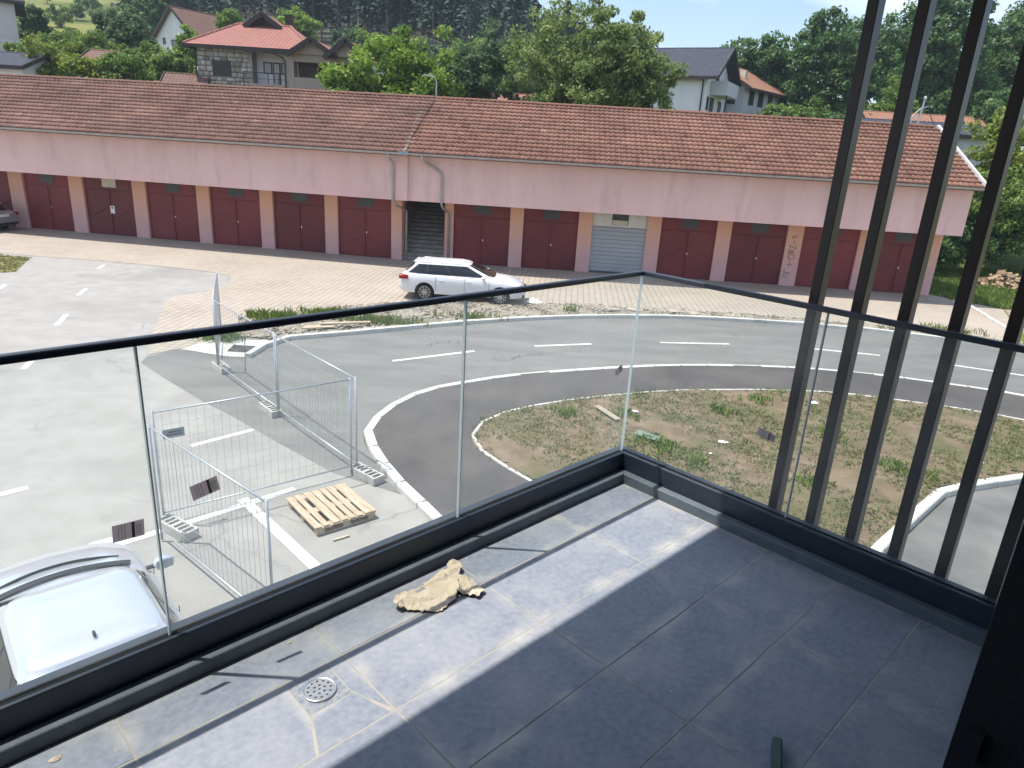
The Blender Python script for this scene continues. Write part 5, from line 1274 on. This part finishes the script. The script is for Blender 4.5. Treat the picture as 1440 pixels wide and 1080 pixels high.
dp = MB().tube([L1(-18.9, 55.15, 11.0), L1(-18.2, 55.4, 10.75), L1(-17.95, 55.5, 10.5), L1(-17.95, 55.5, 8.2)], .05, 8); dp.build('downpipe', M_fascia, H1)
dp = MB().tube([L1(-24.9, 55.9, 11.1), L1(-24.7, 55.98, 10.9), L1(-24.7, 55.98, 6)], .05, 8); dp.build('downpipe', M_fascia, H1)

# ---- white gabled house up the slope
H2, z2 = gable_house('gabled_house', (-39.0, 83.4), R(60), 11, 6.6, 14.2, 17.0, M_wwall, M_rbrown, .5, .35)
H2.rotation_euler = (0, 0, R(60)); tag(H2, 'white gabled house with brown roof up the slope behind the stone house', 'house')
H2.location = (-34.4, 78.3, z2)
win(H2, 2.9, 3.9, 13.0 - z2, 14.0 - z2, -.001, 'x', -1); win(H2, 4.9, 5.3, 13.6 - z2, 14.2 - z2, -.001, 'x', -1)
ch = MB(); ch.box(6.4, 6.9, 4.2, 4.7, 16.2 - z2, 17.6 - z2); ch.build('chimney', M_fascia, H2)
# ---- pale house at the west edge
H3, z3 = gable_house('tall_house', (-47.8, 55.0), R(33.7), 9, 9, 14.05, 17.5, M_pwall, M_rdark, .3, .7, 5.0)
MB().box(.01, 9.012, -.04, -.001, 10.95 - z3, 11.12 - z3).build('string_course', M_gwall, H3); win(H3, 6.6, 7.6, 9.4 - z3, 10.6 - z3, -.001)
tag(H3, 'tall pale pinkish house with a dark overhanging eave', 'house')
H4, z4 = gable_house('white_annex', (-38.2, 50), R(0), 4.5, 5, 8.7, 9.6, M_wwall, M_rdark, .3, .3, 4.4); tag(H4, 'low white annex with dark roof edge behind the garage roof', 'annex')
S1, zs = gable_house('garden_shed', (-33.0, 56), R(-4), 2.5, 2.6, 9.8, 10.5, M_rust, M_rbrown, .3, .3, 5.6); tag(S1, 'small brown roofed garden shed among the bushes', 'shed')
S2, zs2 = gable_house('timber_shed', (-26.6, 55), R(8), 2.6, 2.0, 8.5, 9.15, M_rust, M_rbrown, .25, .3, 5.2); tag(S2, 'small timber shed with brown roof standing beside the stone house', 'shed')
# ---- white house with slate roof on the right
H5, z5 = gable_house('slate_roof_house', (4.81, 64.63), R(-27), 10.2, 7.8, 11.75, 14.05, M_wwall, M_rdark, .5, .9, 6.0)
tag(H5, 'white house with dark slate roof and a white balcony on its gable', 'house')
def w5(x, y, z): return Vector((x, y, z))
bl = MB(); bl.box(10.25, 11.55, 1.2, 5.4, 10.35 - z5, 10.5 - z5); bl.box(11.45, 11.551, 1.2, 5.4, 10.501 - z5, 11.4 - z5); bl.box(10.25, 11.449, 1.2, 1.3, 10.501 - z5, 11.4 - z5); bl.box(10.25, 11.449, 5.3, 5.4, 10.501 - z5, 11.4 - z5)
bl.build('balcony', M_gwall, H5)
win(H5, 2.6, 3.6, 11.2 - z5, 12.6 - z5, 10.205, 'x', 1, nm='balcony_door'); win(H5, 1.0, 1.7, 11.6 - z5, 12.2 - z5, 10.205, 'x', 1)
win(H5, .5, 1.1, 9.2 - z5, 10.2 - z5, 10.205, 'x', 1); win(H5, 1.6, 2.8, 9.0 - z5, 10.2 - z5, 10.205, 'x', 1, mull=2); win(H5, 4.6, 5.6, 9.0 - z5, 10.1 - z5, 10.205, 'x', 1)
dp = MB().tube([(9.9, -.45, 11.5 - z5), (9.9, -.1, 11.2 - z5), (9.9, -.07, 7 - z5)], .06, 8); dp.build('downpipe', M_fascia, H5)
vt = MB(); vt.lathe([(.12, 0), (.12, .35), (.3, .42), (.26, .5), (.001, .52)], (3.4, 3.9, 14.1 - z5), 'Z', 12); vt.build('roof_vent', M_galv, H5)
wr = MB(); wr.box(11.5, 11.62, 1.2, 1.32, 0, 10.35 - z5); wr.build('balcony_post', M_fascia, H5)
# ---- red roofed house behind it
H6, z6 = gable_house('villa', (18.75, 66.4), R(50), 8, 7, 11.75, 13.7, M_gwall, M_ror, .7, .5, 6.0); tag(H6, 'grey white house with orange tiled roof next to the slate roofed house', 'house')
for a, b in ((1.0, 2.0), (3.0, 4.1), (5.2, 6.2)): win(H6, a, b, 10.2 - z6, 11.4 - z6, -.001)
win(H6, .8, 1.8, 10.2 - z6, 11.4 - z6, -.001, 'x', -1); win(H6, 2.6, 3.6, 10.0 - z6, 11.4 - z6, -.001, 'x', -1); win(H6, 4.6, 5.6, 10.2 - z6, 11.4 - z6, -.001, 'x', -1)
ch = MB(); ch.box(2.2, 2.7, 1.2, 1.7, 12.2 - z6, 13.2 - z6); ch.build('chimney', M_cream, H6)
# ---- low buildings beyond the right end of the garages
H7, z7 = gable_house('low_outbuilding', (23.6, 51), R(-3), 7.6, 5, 8.0, 8.75, M_gwall, M_rdark, .3, .3, 3.2); tag(H7, 'low outbuilding with dark sheet roof behind the garage end', 'outbuilding')
H8, z8 = gable_house('orange_roof_house', (27.0, 58), R(-3), 8.5, 6, 8.2, 9.75, M_gwall, M_ror, .4, .4, 4.0); tag(H8, 'low house with orange tiled roof behind the dark outbuilding', 'house')
H9, z9 = gable_house('pink_roof_house', (-8.0, 66), R(-6), 8, 6, 8.6, 9.9, M_bwall, M_rred, .4, .4, 5.4); tag(H9, 'house with faded red roof glimpsed between the leafy trees', 'house')

# ---- poles
ps = empty('roof_mast', (22.72, 44.0, 5.0)); MB().tube([(0, 0, -3), (0, 0, 3.3), (.10, 0, 4.55)], [.06, .06, .04], 8).build('pole', M_galv, ps); MB().tube([(-.45, 0, 3.0), (-.40, 0, 3.55), (-.1, 0, 3.95), (.35, 0, 4.15), (.6, 0, 4.1)], .035, 8).build('bent_pipe', M_galv, ps); MB().lathe([(.03, 0), (.09, .04), (.09, .1), (.02, .2)], (.10, 0, 4.5), 'Z', 8).build('insulator', M_galv, ps); MB().bar((.12, 0, 4.5), (1.15, .3, 3.1), .03).build('brace', M_dark, ps)
tag(ps, 'pale steel mast with a bent pipe rising behind the garage ridge', 'mast')
ps = empty('street_lamp', (-5.5, 44.5, 3.0)); MB().tube([(0, 0, -.8), (0, 0, 5.9), (-.1, 0, 6.15), (-.4, 0, 6.25)], [.06, .04, .035, .03], 8).build('pole', M_galv, ps); MB().box(-.75, -.38, -.08, .08, 6.2, 6.28).build('lamp_head', M_galv, ps); tag(ps, 'slim grey street lamp standing behind the garages', 'street lamp')
ps = empty('utility_pole', (-33.0, 90, 10.0)); MB().tube([(0, 0, -1), (0, 0, 9)], [.16, .11], 8).build('pole', M_rust, ps); MB().bar((-.9, 0, 8.2), (.9, 0, 8.2), .1).build('crossarm', M_rust, ps); tag(ps, 'wooden utility pole behind the white gabled house', 'pole')

# ================================================================== TREES
M_bark = mat('bark', (.10, .08, .06), .9, col2=(.16, .13, .10), scale=5, stretch=(1, 1, .3), bump=.6)
def leaf_mat(name, d, m_, l_): return tint_mat(name, [(0, d), (.5, m_), (1, l_)], .55, .42, spec=.3)
L_walnut = leaf_mat('walnut_leaves', (.10, .155, .045), (.19, .265, .08), (.32, .38, .14))
L_cherry = leaf_mat('cherry_leaves', (.10, .185, .025), (.20, .32, .045), (.32, .43, .085))
L_dark = leaf_mat('dark_leaves', (.06, .115, .055), (.115, .19, .085), (.19, .265, .115))
L_oak = leaf_mat('oak_leaves', (.055, .115, .042), (.105, .195, .065), (.175, .275, .09))
L_lime = leaf_mat('lime_leaves', (.13, .18, .03), (.23, .29, .045), (.35, .39, .08))
L_bush = leaf_mat('bush_leaves', (.09, .155, .032), (.165, .26, .052), (.27, .35, .085))

def foliage(clumps, per, leaf, seed, droop=.2, flat=.75):
    """clumps: (n,4) centre+radius -> many small leaf-shaped faces"""
    r2 = np.random.default_rng(seed); C = np.asarray(clumps); n = len(C); N_ = n * per
    c = np.repeat(C, per, 0); d = r2.normal(0, 1, (N_, 3)); d /= np.linalg.norm(d, axis=1)[:, None]
    rad = c[:, 3] * r2.random(N_) ** .45; p = c[:, :3] + d * rad[:, None] * np.array([1, 1, flat])
    ax = r2.normal(0, 1, (N_, 3)) + d * .7; ax[:, 2] -= droop; ax /= np.linalg.norm(ax, axis=1)[:, None]
    nn = r2.normal(0, .55, (N_, 3)) + d * .5 + np.array([0, 0, .7]); side = np.cross(ax, nn); side /= np.linalg.norm(side, axis=1)[:, None] + 1e-9
    s = leaf * r2.uniform(.6, 1.35, N_)[:, None]; up = np.cross(side, ax)
    v = np.stack([p - ax * s * .5, p + side * s * .30 + up * s * .06, p + ax * s * .55, p - side * s * .30 + up * s * .06], 1)
    ct = r2.normal(0, .14, n); t = np.clip(.45 + np.repeat(ct, per) + r2.normal(0, .2, N_), 0, 1)
    return v.reshape(-1, 3), np.arange(N_ * 4).reshape(-1, 4), np.repeat(t, 4)

def crown_clumps(c, r, n, rc, seed, lump=.25, low=-.75):
    r2 = np.random.default_rng(seed); out_ = []
    ph = r2.uniform(0, 6.28, 6)
    while len(out_) < n:
        d = r2.normal(0, 1, 3); d /= np.linalg.norm(d)
        if d[2] < low: continue
        k = r2.random() ** .38
        th = math.atan2(d[1], d[0]); bump_ = 1 + lump * (.5 * math.sin(3 * th + ph[0] + 2 * d[2]) + .5 * math.sin(5 * th + ph[1] - 4 * d[2]) + .4 * math.sin(7 * d[2] + ph[2])) * k
        out_.append((c[0] + d[0] * r[0] * k * bump_, c[1] + d[1] * r[1] * k * bump_, c[2] + d[2] * r[2] * k * bump_, rc * r2.uniform(.6, 1.25)))
    return np.array(out_)

def tree(name, label, base, crowns, n, per, leaf, rc, mt, seed, group=None, trunk=.22, cat='tree', lump=.25, limbs=9, droop=.2):
    zb = float(terr(base[0], base[1])) - .15
    root = empty(name, (base[0], base[1], zb)); tag(root, label, cat, group)
    cl = np.concatenate([crown_clumps((c[0] - base[0], c[1] - base[1], c[2] - zb), c[3:6], max(4, int(n * w_)), rc, seed + i, lump) for i, (c, w_) in enumerate(crowns)])
    V, Fq, t = foliage(cl, per, leaf, seed + 50, droop)
    link('crown', np_mesh('crown', V, Fq, t), mt, root)
    r2 = random.Random(seed); tk = MB(); c0 = crowns[0][0]; top = (c0[0] - base[0], c0[1] - base[1], (c0[2] - zb) + c0[5] * .35); fork = max(.3, (c0[2] - zb) - c0[5] * .75)
    mid = (top[0] * .35, top[1] * .35, fork)
    tk.tube([(0, 0, -.2), (mid[0] * .5, mid[1] * .5, fork * .5), mid, top], [trunk * 1.25, trunk, trunk * .85, trunk * .25], 9)
    for k in range(limbs):
        q = cl[r2.randrange(len(cl))]; a = Vector(mid).lerp(Vector(top), r2.random() * .6); b = Vector(q[:3]); mdl = a.lerp(b, .5) + Vector((0, 0, .08 * (b - a).length))
        tk.tube([a, mdl, b], [trunk * .45, trunk * .28, trunk * .08], 6)
    tk.build('trunk', M_bark, root, smooth=True)
    return root

tree('walnut_tree', 'large rounded walnut tree with mid green leaves behind the garage ridge', (4.2, 47.5), [((2.7, 47.5, 9.7, 4.6, 3.8, 4.8), .42), ((6.4, 47.2, 9.4, 2.8, 3.0, 3.6), .25), ((4.6, 47.0, 10.4, 3.6, 3.2, 3.7), .18), ((3.6, 46.8, 8.0, 5.3, 3.4, 2.4), .15)], 460, 95, .24, .66, L_walnut, 101, trunk=.3, lump=.13, limbs=18)
tree('cherry_tree', 'bright green cherry tree behind the garages next to the stone house', (-9.3, 50.5), [((-9.3, 50.5, 9.3, 2.7, 2.6, 3.1), .42), ((-11.5, 50.4, 8.7, 2.1, 2.2, 1.5), .22), ((-6.9, 50.6, 9.0, 2.0, 2.2, 2.5), .28), ((-9.2, 50, 8.2, 3.9, 2.4, 1.3), .12)], 215, 95, .30, .72, L_cherry, 111, trunk=.24, lump=.35, droop=.05)
tree('plum_tree', 'dark blue green tree between the cherry and the walnut', (-2.9, 52.5), [((-2.7, 52.5, 10.2, 2.2, 2.2, 3.1), .6), ((-4.3, 52.5, 9.0, 1.3, 1.5, 2.3), .4)], 150, 90, .25, .62, L_dark, 121, trunk=.2)
og = 'tall oaks on the right behind the houses'
tree('oak_tree', 'shorter dark oak rising just behind the orange roofed house', (22.4, 76), [((22.3, 76, 13.4, 3.4, 3.2, 3.4), .65), ((24.4, 76, 12, 2.6, 2.6, 3.0), .35)], 190, 80, .38, .85, L_oak, 131, og, .3, lump=.4)
tree('oak_tree', 'broad dark oak with a rounded top standing right of the orange roofed house', (27.9, 73), [((27.7, 73, 15.0, 3.9, 3.4, 3.8), .55), ((30.0, 73, 12, 3.2, 3.0, 3.4), .25), ((25.8, 73, 11.6, 2.4, 3.0, 2.6), .2)], 270, 80, .38, .85, L_oak, 141, og, .38, lump=.4, limbs=14)
tree('oak_tree', 'distant oak showing between the first two brown slats', (35.6, 82), [((35.8, 82, 15.5, 3.6, 3.4, 4.3), 1)], 190, 80, .40, .9, L_oak, 151, og, .3, lump=.4)
tree('oak_tree', 'tallest oak standing behind the mast and the low outbuilding', (37.6, 71), [((37.2, 71, 17.2, 4.2, 3.6, 5.2), .55), ((35.2, 70, 12.6, 3.4, 3.2, 3.6), .25), ((40, 71, 13, 3.4, 3.2, 4), .2)], 330, 80, .38, .88, L_oak, 161, og, .4, lump=.42, limbs=16)
tree('oak_tree', 'spreading oak at the far right end behind the lime green bush', (47.2, 76), [((47.0, 76, 16.4, 4.6, 4.0, 5.0), .6), ((44.0, 75, 13, 3.0, 3.2, 4), .4)], 300, 80, .40, .92, L_oak, 171, og, .4, lump=.42, limbs=14)
tree('oak_tree', 'oak filling the gap behind the tallest oak', (42.5, 84), [((42.3, 84, 14.6, 4.0, 3.4, 5.2), 1)], 220, 75, .42, .95, L_oak, 181, og, .34, lump=.4)
tree('oak_tree', 'oak beyond the frame edge of the slatted screen, further east', (55, 74), [((55, 74, 15.5, 4.6, 4.0, 5.2), 1)], 200, 70, .44, 1.0, L_oak, 186, og, .34, lump=.4)
for i, (x, y, zc, rx, rz, lab) in enumerate([(24.6, 66.5, 9.0, 1.9, 1.7, 'round green shrub below the broad oak'), (27.6, 63.5, 8.9, 2.3, 1.5, 'wide low shrub behind the garage ridge below the oaks'), (31.6, 66, 9.8, 2.6, 2.6, 'bushy young tree below the tall oaks behind the outbuilding'), (38.5, 62, 9.6, 3.2, 2.8, 'dense shrub behind the orange roofed low house'), (21.2, 64.5, 8.8, 1.5, 1.2, 'small shrub in front of the orange tiled villa')]):
    tree('shrub', lab, (x, y), [((x, y, zc, rx, rx * .9, rz), 1)], 80, 75, .30, .6, L_oak if i % 2 else L_bush, 190 + i, 'shrubs under the oaks', .1, 'shrub')
tree('lime_shrub', 'tall lime green shrub at the end of the garage roof', (28.3, 44.5), [((28.2, 44.5, 5.8, 1.9, 1.8, 3.1), .6), ((29.6, 44.6, 4.8, 1.8, 1.8, 2.6), .4)], 130, 95, .24, .6, L_lime, 201, trunk=.14, cat='shrub')
tree('leafy_bush', 'dark leafy bush hugging the end wall of the garages', (23.0, 41.2), [((22.6, 40.6, 1.9, 1.9, 1.8, 2.3), .45), ((24.6, 41.6, 3.0, 1.9, 1.8, 2.4), .35), ((25.8, 40.8, 1.7, 1.6, 1.2, 1.5), .2)], 190, 90, .22, .55, L_oak, 211, trunk=.12, cat='bush')
tree('leafy_bush', 'broad leafy tree overhanging the firewood heap', (27.0, 42.0), [((26.8, 41.2, 3.9, 2.4, 1.9, 1.9), .5), ((29.2, 41.3, 3.2, 2.3, 2.0, 2.4), .5)], 220, 90, .22, .58, L_bush, 221, trunk=.18, cat='tree')
tree('leafy_bush', 'tall leafy bush further right behind the firewood heap', (31.6, 42.5), [((31.6, 42.5, 4.4, 2.4, 2.2, 3.4), 1)], 150, 85, .24, .6, L_oak, 231, trunk=.16, cat='bush')
# bushes and trees on the left, beyond the garage roof
lg_ = 'trees and bushes left of the stone house'
for i, (x, y, zc, rx, rz, mt_, lf, lab, cat_) in enumerate([
    (-34.0, 53.2, 9.0, 1.9, 1.6, L_lime, .24, 'yellow green bushy willow next to the white annex', 'tree'), (-31.3, 52.8, 8.7, 1.4, 1.0, L_lime, .24, 'low lime green bush in front of the garden shed', 'bush'),
    (-28.6, 53.6, 9.0, 1.5, 1.3, L_bush, .24, 'mid green bush between the two sheds', 'bush'), (-27.6, 58.3, 9.6, 1.3, 1.3, L_bush, .26, 'green bush tucked behind the timber shed', 'bush'),
    (-35.4, 62.0, 10.4, 2.5, 1.8, L_bush, .28, 'leafy green tree behind the garden shed roof', 'tree'), (-35.6, 67.5, 12.6, 1.7, 2.4, L_dark, .28, 'tall dark tree left of the white gabled house', 'tree'),
    (-47.4, 73.0, 13.2, 1.3, 2.2, L_dark, .30, 'dark tree beside the tall pale house', 'tree'), (-43.4, 72, 12.0, 2.6, 1.4, L_bush, .30, 'rounded hedge tree below the meadow', 'tree'),
    (-39.6, 72, 13.0, 1.5, 2.2, L_dark, .30, 'dark slender tree below the meadow', 'tree'), (-30.6, 68.4, 12.3, .9, 1.5, L_cherry, .28, 'bright green tree in front of the white gabled house', 'tree'),
    (-38.9, 58.0, 9.7, .9, .9, L_bush, .26, 'small bush at the foot of the tall pale house', 'bush'), (-29.6, 75.5, 15.2, 1.0, 1.3, L_bush, .30, 'green treetop peeking over the red hipped roof', 'tree'),
    (-30.6, 60.5, 10.1, 1.5, 1.2, L_bush, .26, 'round bush under the white gabled house', 'bush')]):
    tree('garden_tree' if cat_ == 'tree' else 'garden_bush', lab, (x, y), [((x, y, zc, rx, rx * .9, rz), .75), ((x + rx * .5, y, zc - rz * .4, rx * .7, rx * .7, rz * .6), .25)], 95, 85, lf, .55, mt_, 240 + 3 * i, lg_, .14, cat_, .3)
# hedge trees in front of the pine wood
mg = 'light green trees along the foot of the pine wood'
er = np.random.default_rng(77)
for i in range(13):
    x = -47 + i * 4.2 + er.uniform(-1.5, 1.5); y = 103 + er.uniform(-4, 6) ; zt_ = float(terr(x, y)); hgt = er.uniform(3.2, 5.2)
    tree('hedge_tree', 'light green leafy tree along the foot of the pine wood', (x, y), [((x, y, zt_ + hgt * .75, 2.6, 2.4, hgt * .62), 1)], 60, 60, .5, .85, (L_bush, L_cherry, L_dark)[i % 3], 300 + 2 * i, mg, .16, 'tree')
mg = 'small orchard trees scattered on the sloping meadow'
k = 0
for x, y in [(-88, 128), (-83, 135), (-94, 138), (-78, 142), (-99, 147), (-90, 152), (-106, 156), (-84, 160), (-113, 168), (-98, 172), (-106, 182), (-90, 183), (-118, 188), (-76, 152), (-80, 172), (-72, 164), (-101, 130), (-92, 122)]:
    zt_ = float(terr(x, y)); k += 1
    tree('orchard_tree', 'small orchard tree dotted on the sunlit meadow slope', (x, y), [((x, y, zt_ + 1.7, 1.7, 1.6, 1.5), 1)], 24, 50, .5, .7, (L_bush, L_cherry)[k % 2], 400 + k, mg, .1, 'tree', limbs=3)
for x, y, hgt in [(-66, 140, 7), (-63, 128, 7.5), (-70, 152, 7), (-58, 118, 7), (-54, 110, 6), (-68, 166, 7), (-74, 180, 7)]:
    zt_ = float(terr(x, y)); k += 1
    tree('woodside_tree', 'dark leafy tree where the meadow meets the pine wood', (x, y), [((x, y, zt_ + hgt * .6, 3.0, 2.8, hgt * .55), 1)], 70, 55, .6, 1.0, (L_dark, L_oak)[k % 2], 430 + k, 'trees where the meadow meets the wood', .2, 'tree')

# ---- the pine wood on the hill: one mass
fr = np.random.default_rng(9)
def pine(hgt, seed):
    r2 = np.random.default_rng(seed); V = []; Fq = []; T = []
    for i in range(2):
        a = i * math.pi / 2; c, s = math.cos(a) * .16, math.sin(a) * .16; b = len(V)
        V += [(-c, -s, -.5), (c, s, -.5), (c * .4, s * .4, hgt * .9), (-c * .4, -s * .4, hgt * .9)]; Fq.append((b, b + 1, b + 2, b + 3)); T += [1.0] * 4
    for k in range(240):
        t = r2.random() ** .8; z = hgt * (.34 + .66 * t); rr = (1 - t) ** .7 * hgt * .20 + .25; a = r2.uniform(0, 6.28); r_ = rr * r2.uniform(.25, 1.0)
        d = np.array([math.cos(a), math.sin(a), -.25 + r2.normal(0, .3)]); p = np.array([d[0] * r_, d[1] * r_, z + r2.normal(0, .15)]); s_ = np.array([-d[1], d[0], r2.normal(0, .5)]) * r2.uniform(.14, .32); l_ = d * r2.uniform(.3, .62)
        b = len(V); V += [tuple(p - l_), tuple(p + s_), tuple(p + l_), tuple(p - s_ + np.array([0, 0, .1]))]; Fq.append((b, b + 1, b + 2, b + 3)); T += [float(np.clip(r2.normal(.42, .2), 0, .85))] * 4
    return np.array(V), np.array(Fq), np.array(T)
tmpl = [pine(h_, 500 + i) for i, h_ in enumerate((12, 13.5, 15, 13, 14))]
fpoly = [(-62, 112), (0, 110), (12, 135), (14, 200), (2, 300), (-150, 330), (-125, 230), (-76, 176)]
pts = scatter(fpoly, 900, 61); VV = []; FF = []; TT = []; nb = 0
front = np.array([(-58 + i * 2.6 + fr.uniform(-.8, .8), 112 + fr.uniform(-2, 3)) for i in range(26)])
pts = np.concatenate([front, pts])
for i, (x, y) in enumerate(pts):
    V, Fq, t = tmpl[i % 5]; s = fr.uniform(.8, 1.12); a = fr.uniform(0, 6.28); c, sn = math.cos(a), math.sin(a)
    Q = np.stack([(V[:, 0] * c - V[:, 1] * sn) * s, (V[:, 0] * sn + V[:, 1] * c) * s, V[:, 2] * s], 1) + np.array([x, y, float(terr(x, y))])
    VV.append(Q); FF.append(Fq + nb); nb += len(V); TT.append(np.where(t > .9, t, np.clip(t + fr.normal(0, .1), 0, .85)))
L_pine = tint_mat('pine_needles', [(0, (.022, .045, .036)), (.5, (.042, .076, .056)), (.88, (.07, .11, .075)), (.95, (.24, .21, .18))], .7, .15)
o = link('pine_wood', np_mesh('pine_wood', np.concatenate(VV), np.concatenate(FF), np.concatenate(TT)), L_pine); tag(o, 'dark blue green pine wood covering the hill', 'pine wood', kind='stuff')

fx = np.arange(-156, 20, 5.0); fy = np.arange(106, 336, 5.0); FX, FY = np.meshgrid(fx, fy); inn = in_poly(FX.ravel(), FY.ravel(), np.array(fpoly)).reshape(FX.shape)
I = np.arange(FX.size).reshape(FX.shape); Fq = np.stack([I[:-1, :-1], I[:-1, 1:], I[1:, 1:], I[1:, :-1]], -1).reshape(-1, 4); Fq = Fq[inn.ravel()[Fq].sum(1) >= 2]
o = link('forest_floor', np_mesh('forest_floor', np.stack([FX, FY, terr(FX, FY) + .35], -1).reshape(-1, 3), Fq), mat('needle_litter', (.045, .045, .03), .95, col2=(.06, .07, .035), scale=.5), smooth=True); tag(o, kind='structure')

# ---- the summer air
hz = MB().box(-425, 425, -125, 905, -1.1, 95).build('haze', None); tag(hz, 'thin blue summer haze in the air', 'haze', kind='stuff')
hm = bpy.data.materials.new('haze_air'); hm.use_nodes = True; n = hm.node_tree.nodes; n.remove(n['Principled BSDF'])
pv = n.new('ShaderNodeVolumePrincipled'); pv.inputs['Color'].default_value = (.70, .83, 1.0, 1); pv.inputs['Density'].default_value = .00045; pv.inputs['Anisotropy'].default_value = .2
hm.node_tree.links.new(pv.outputs[0], n['Material Output'].inputs['Volume']); hz.data.materials.append(hm)
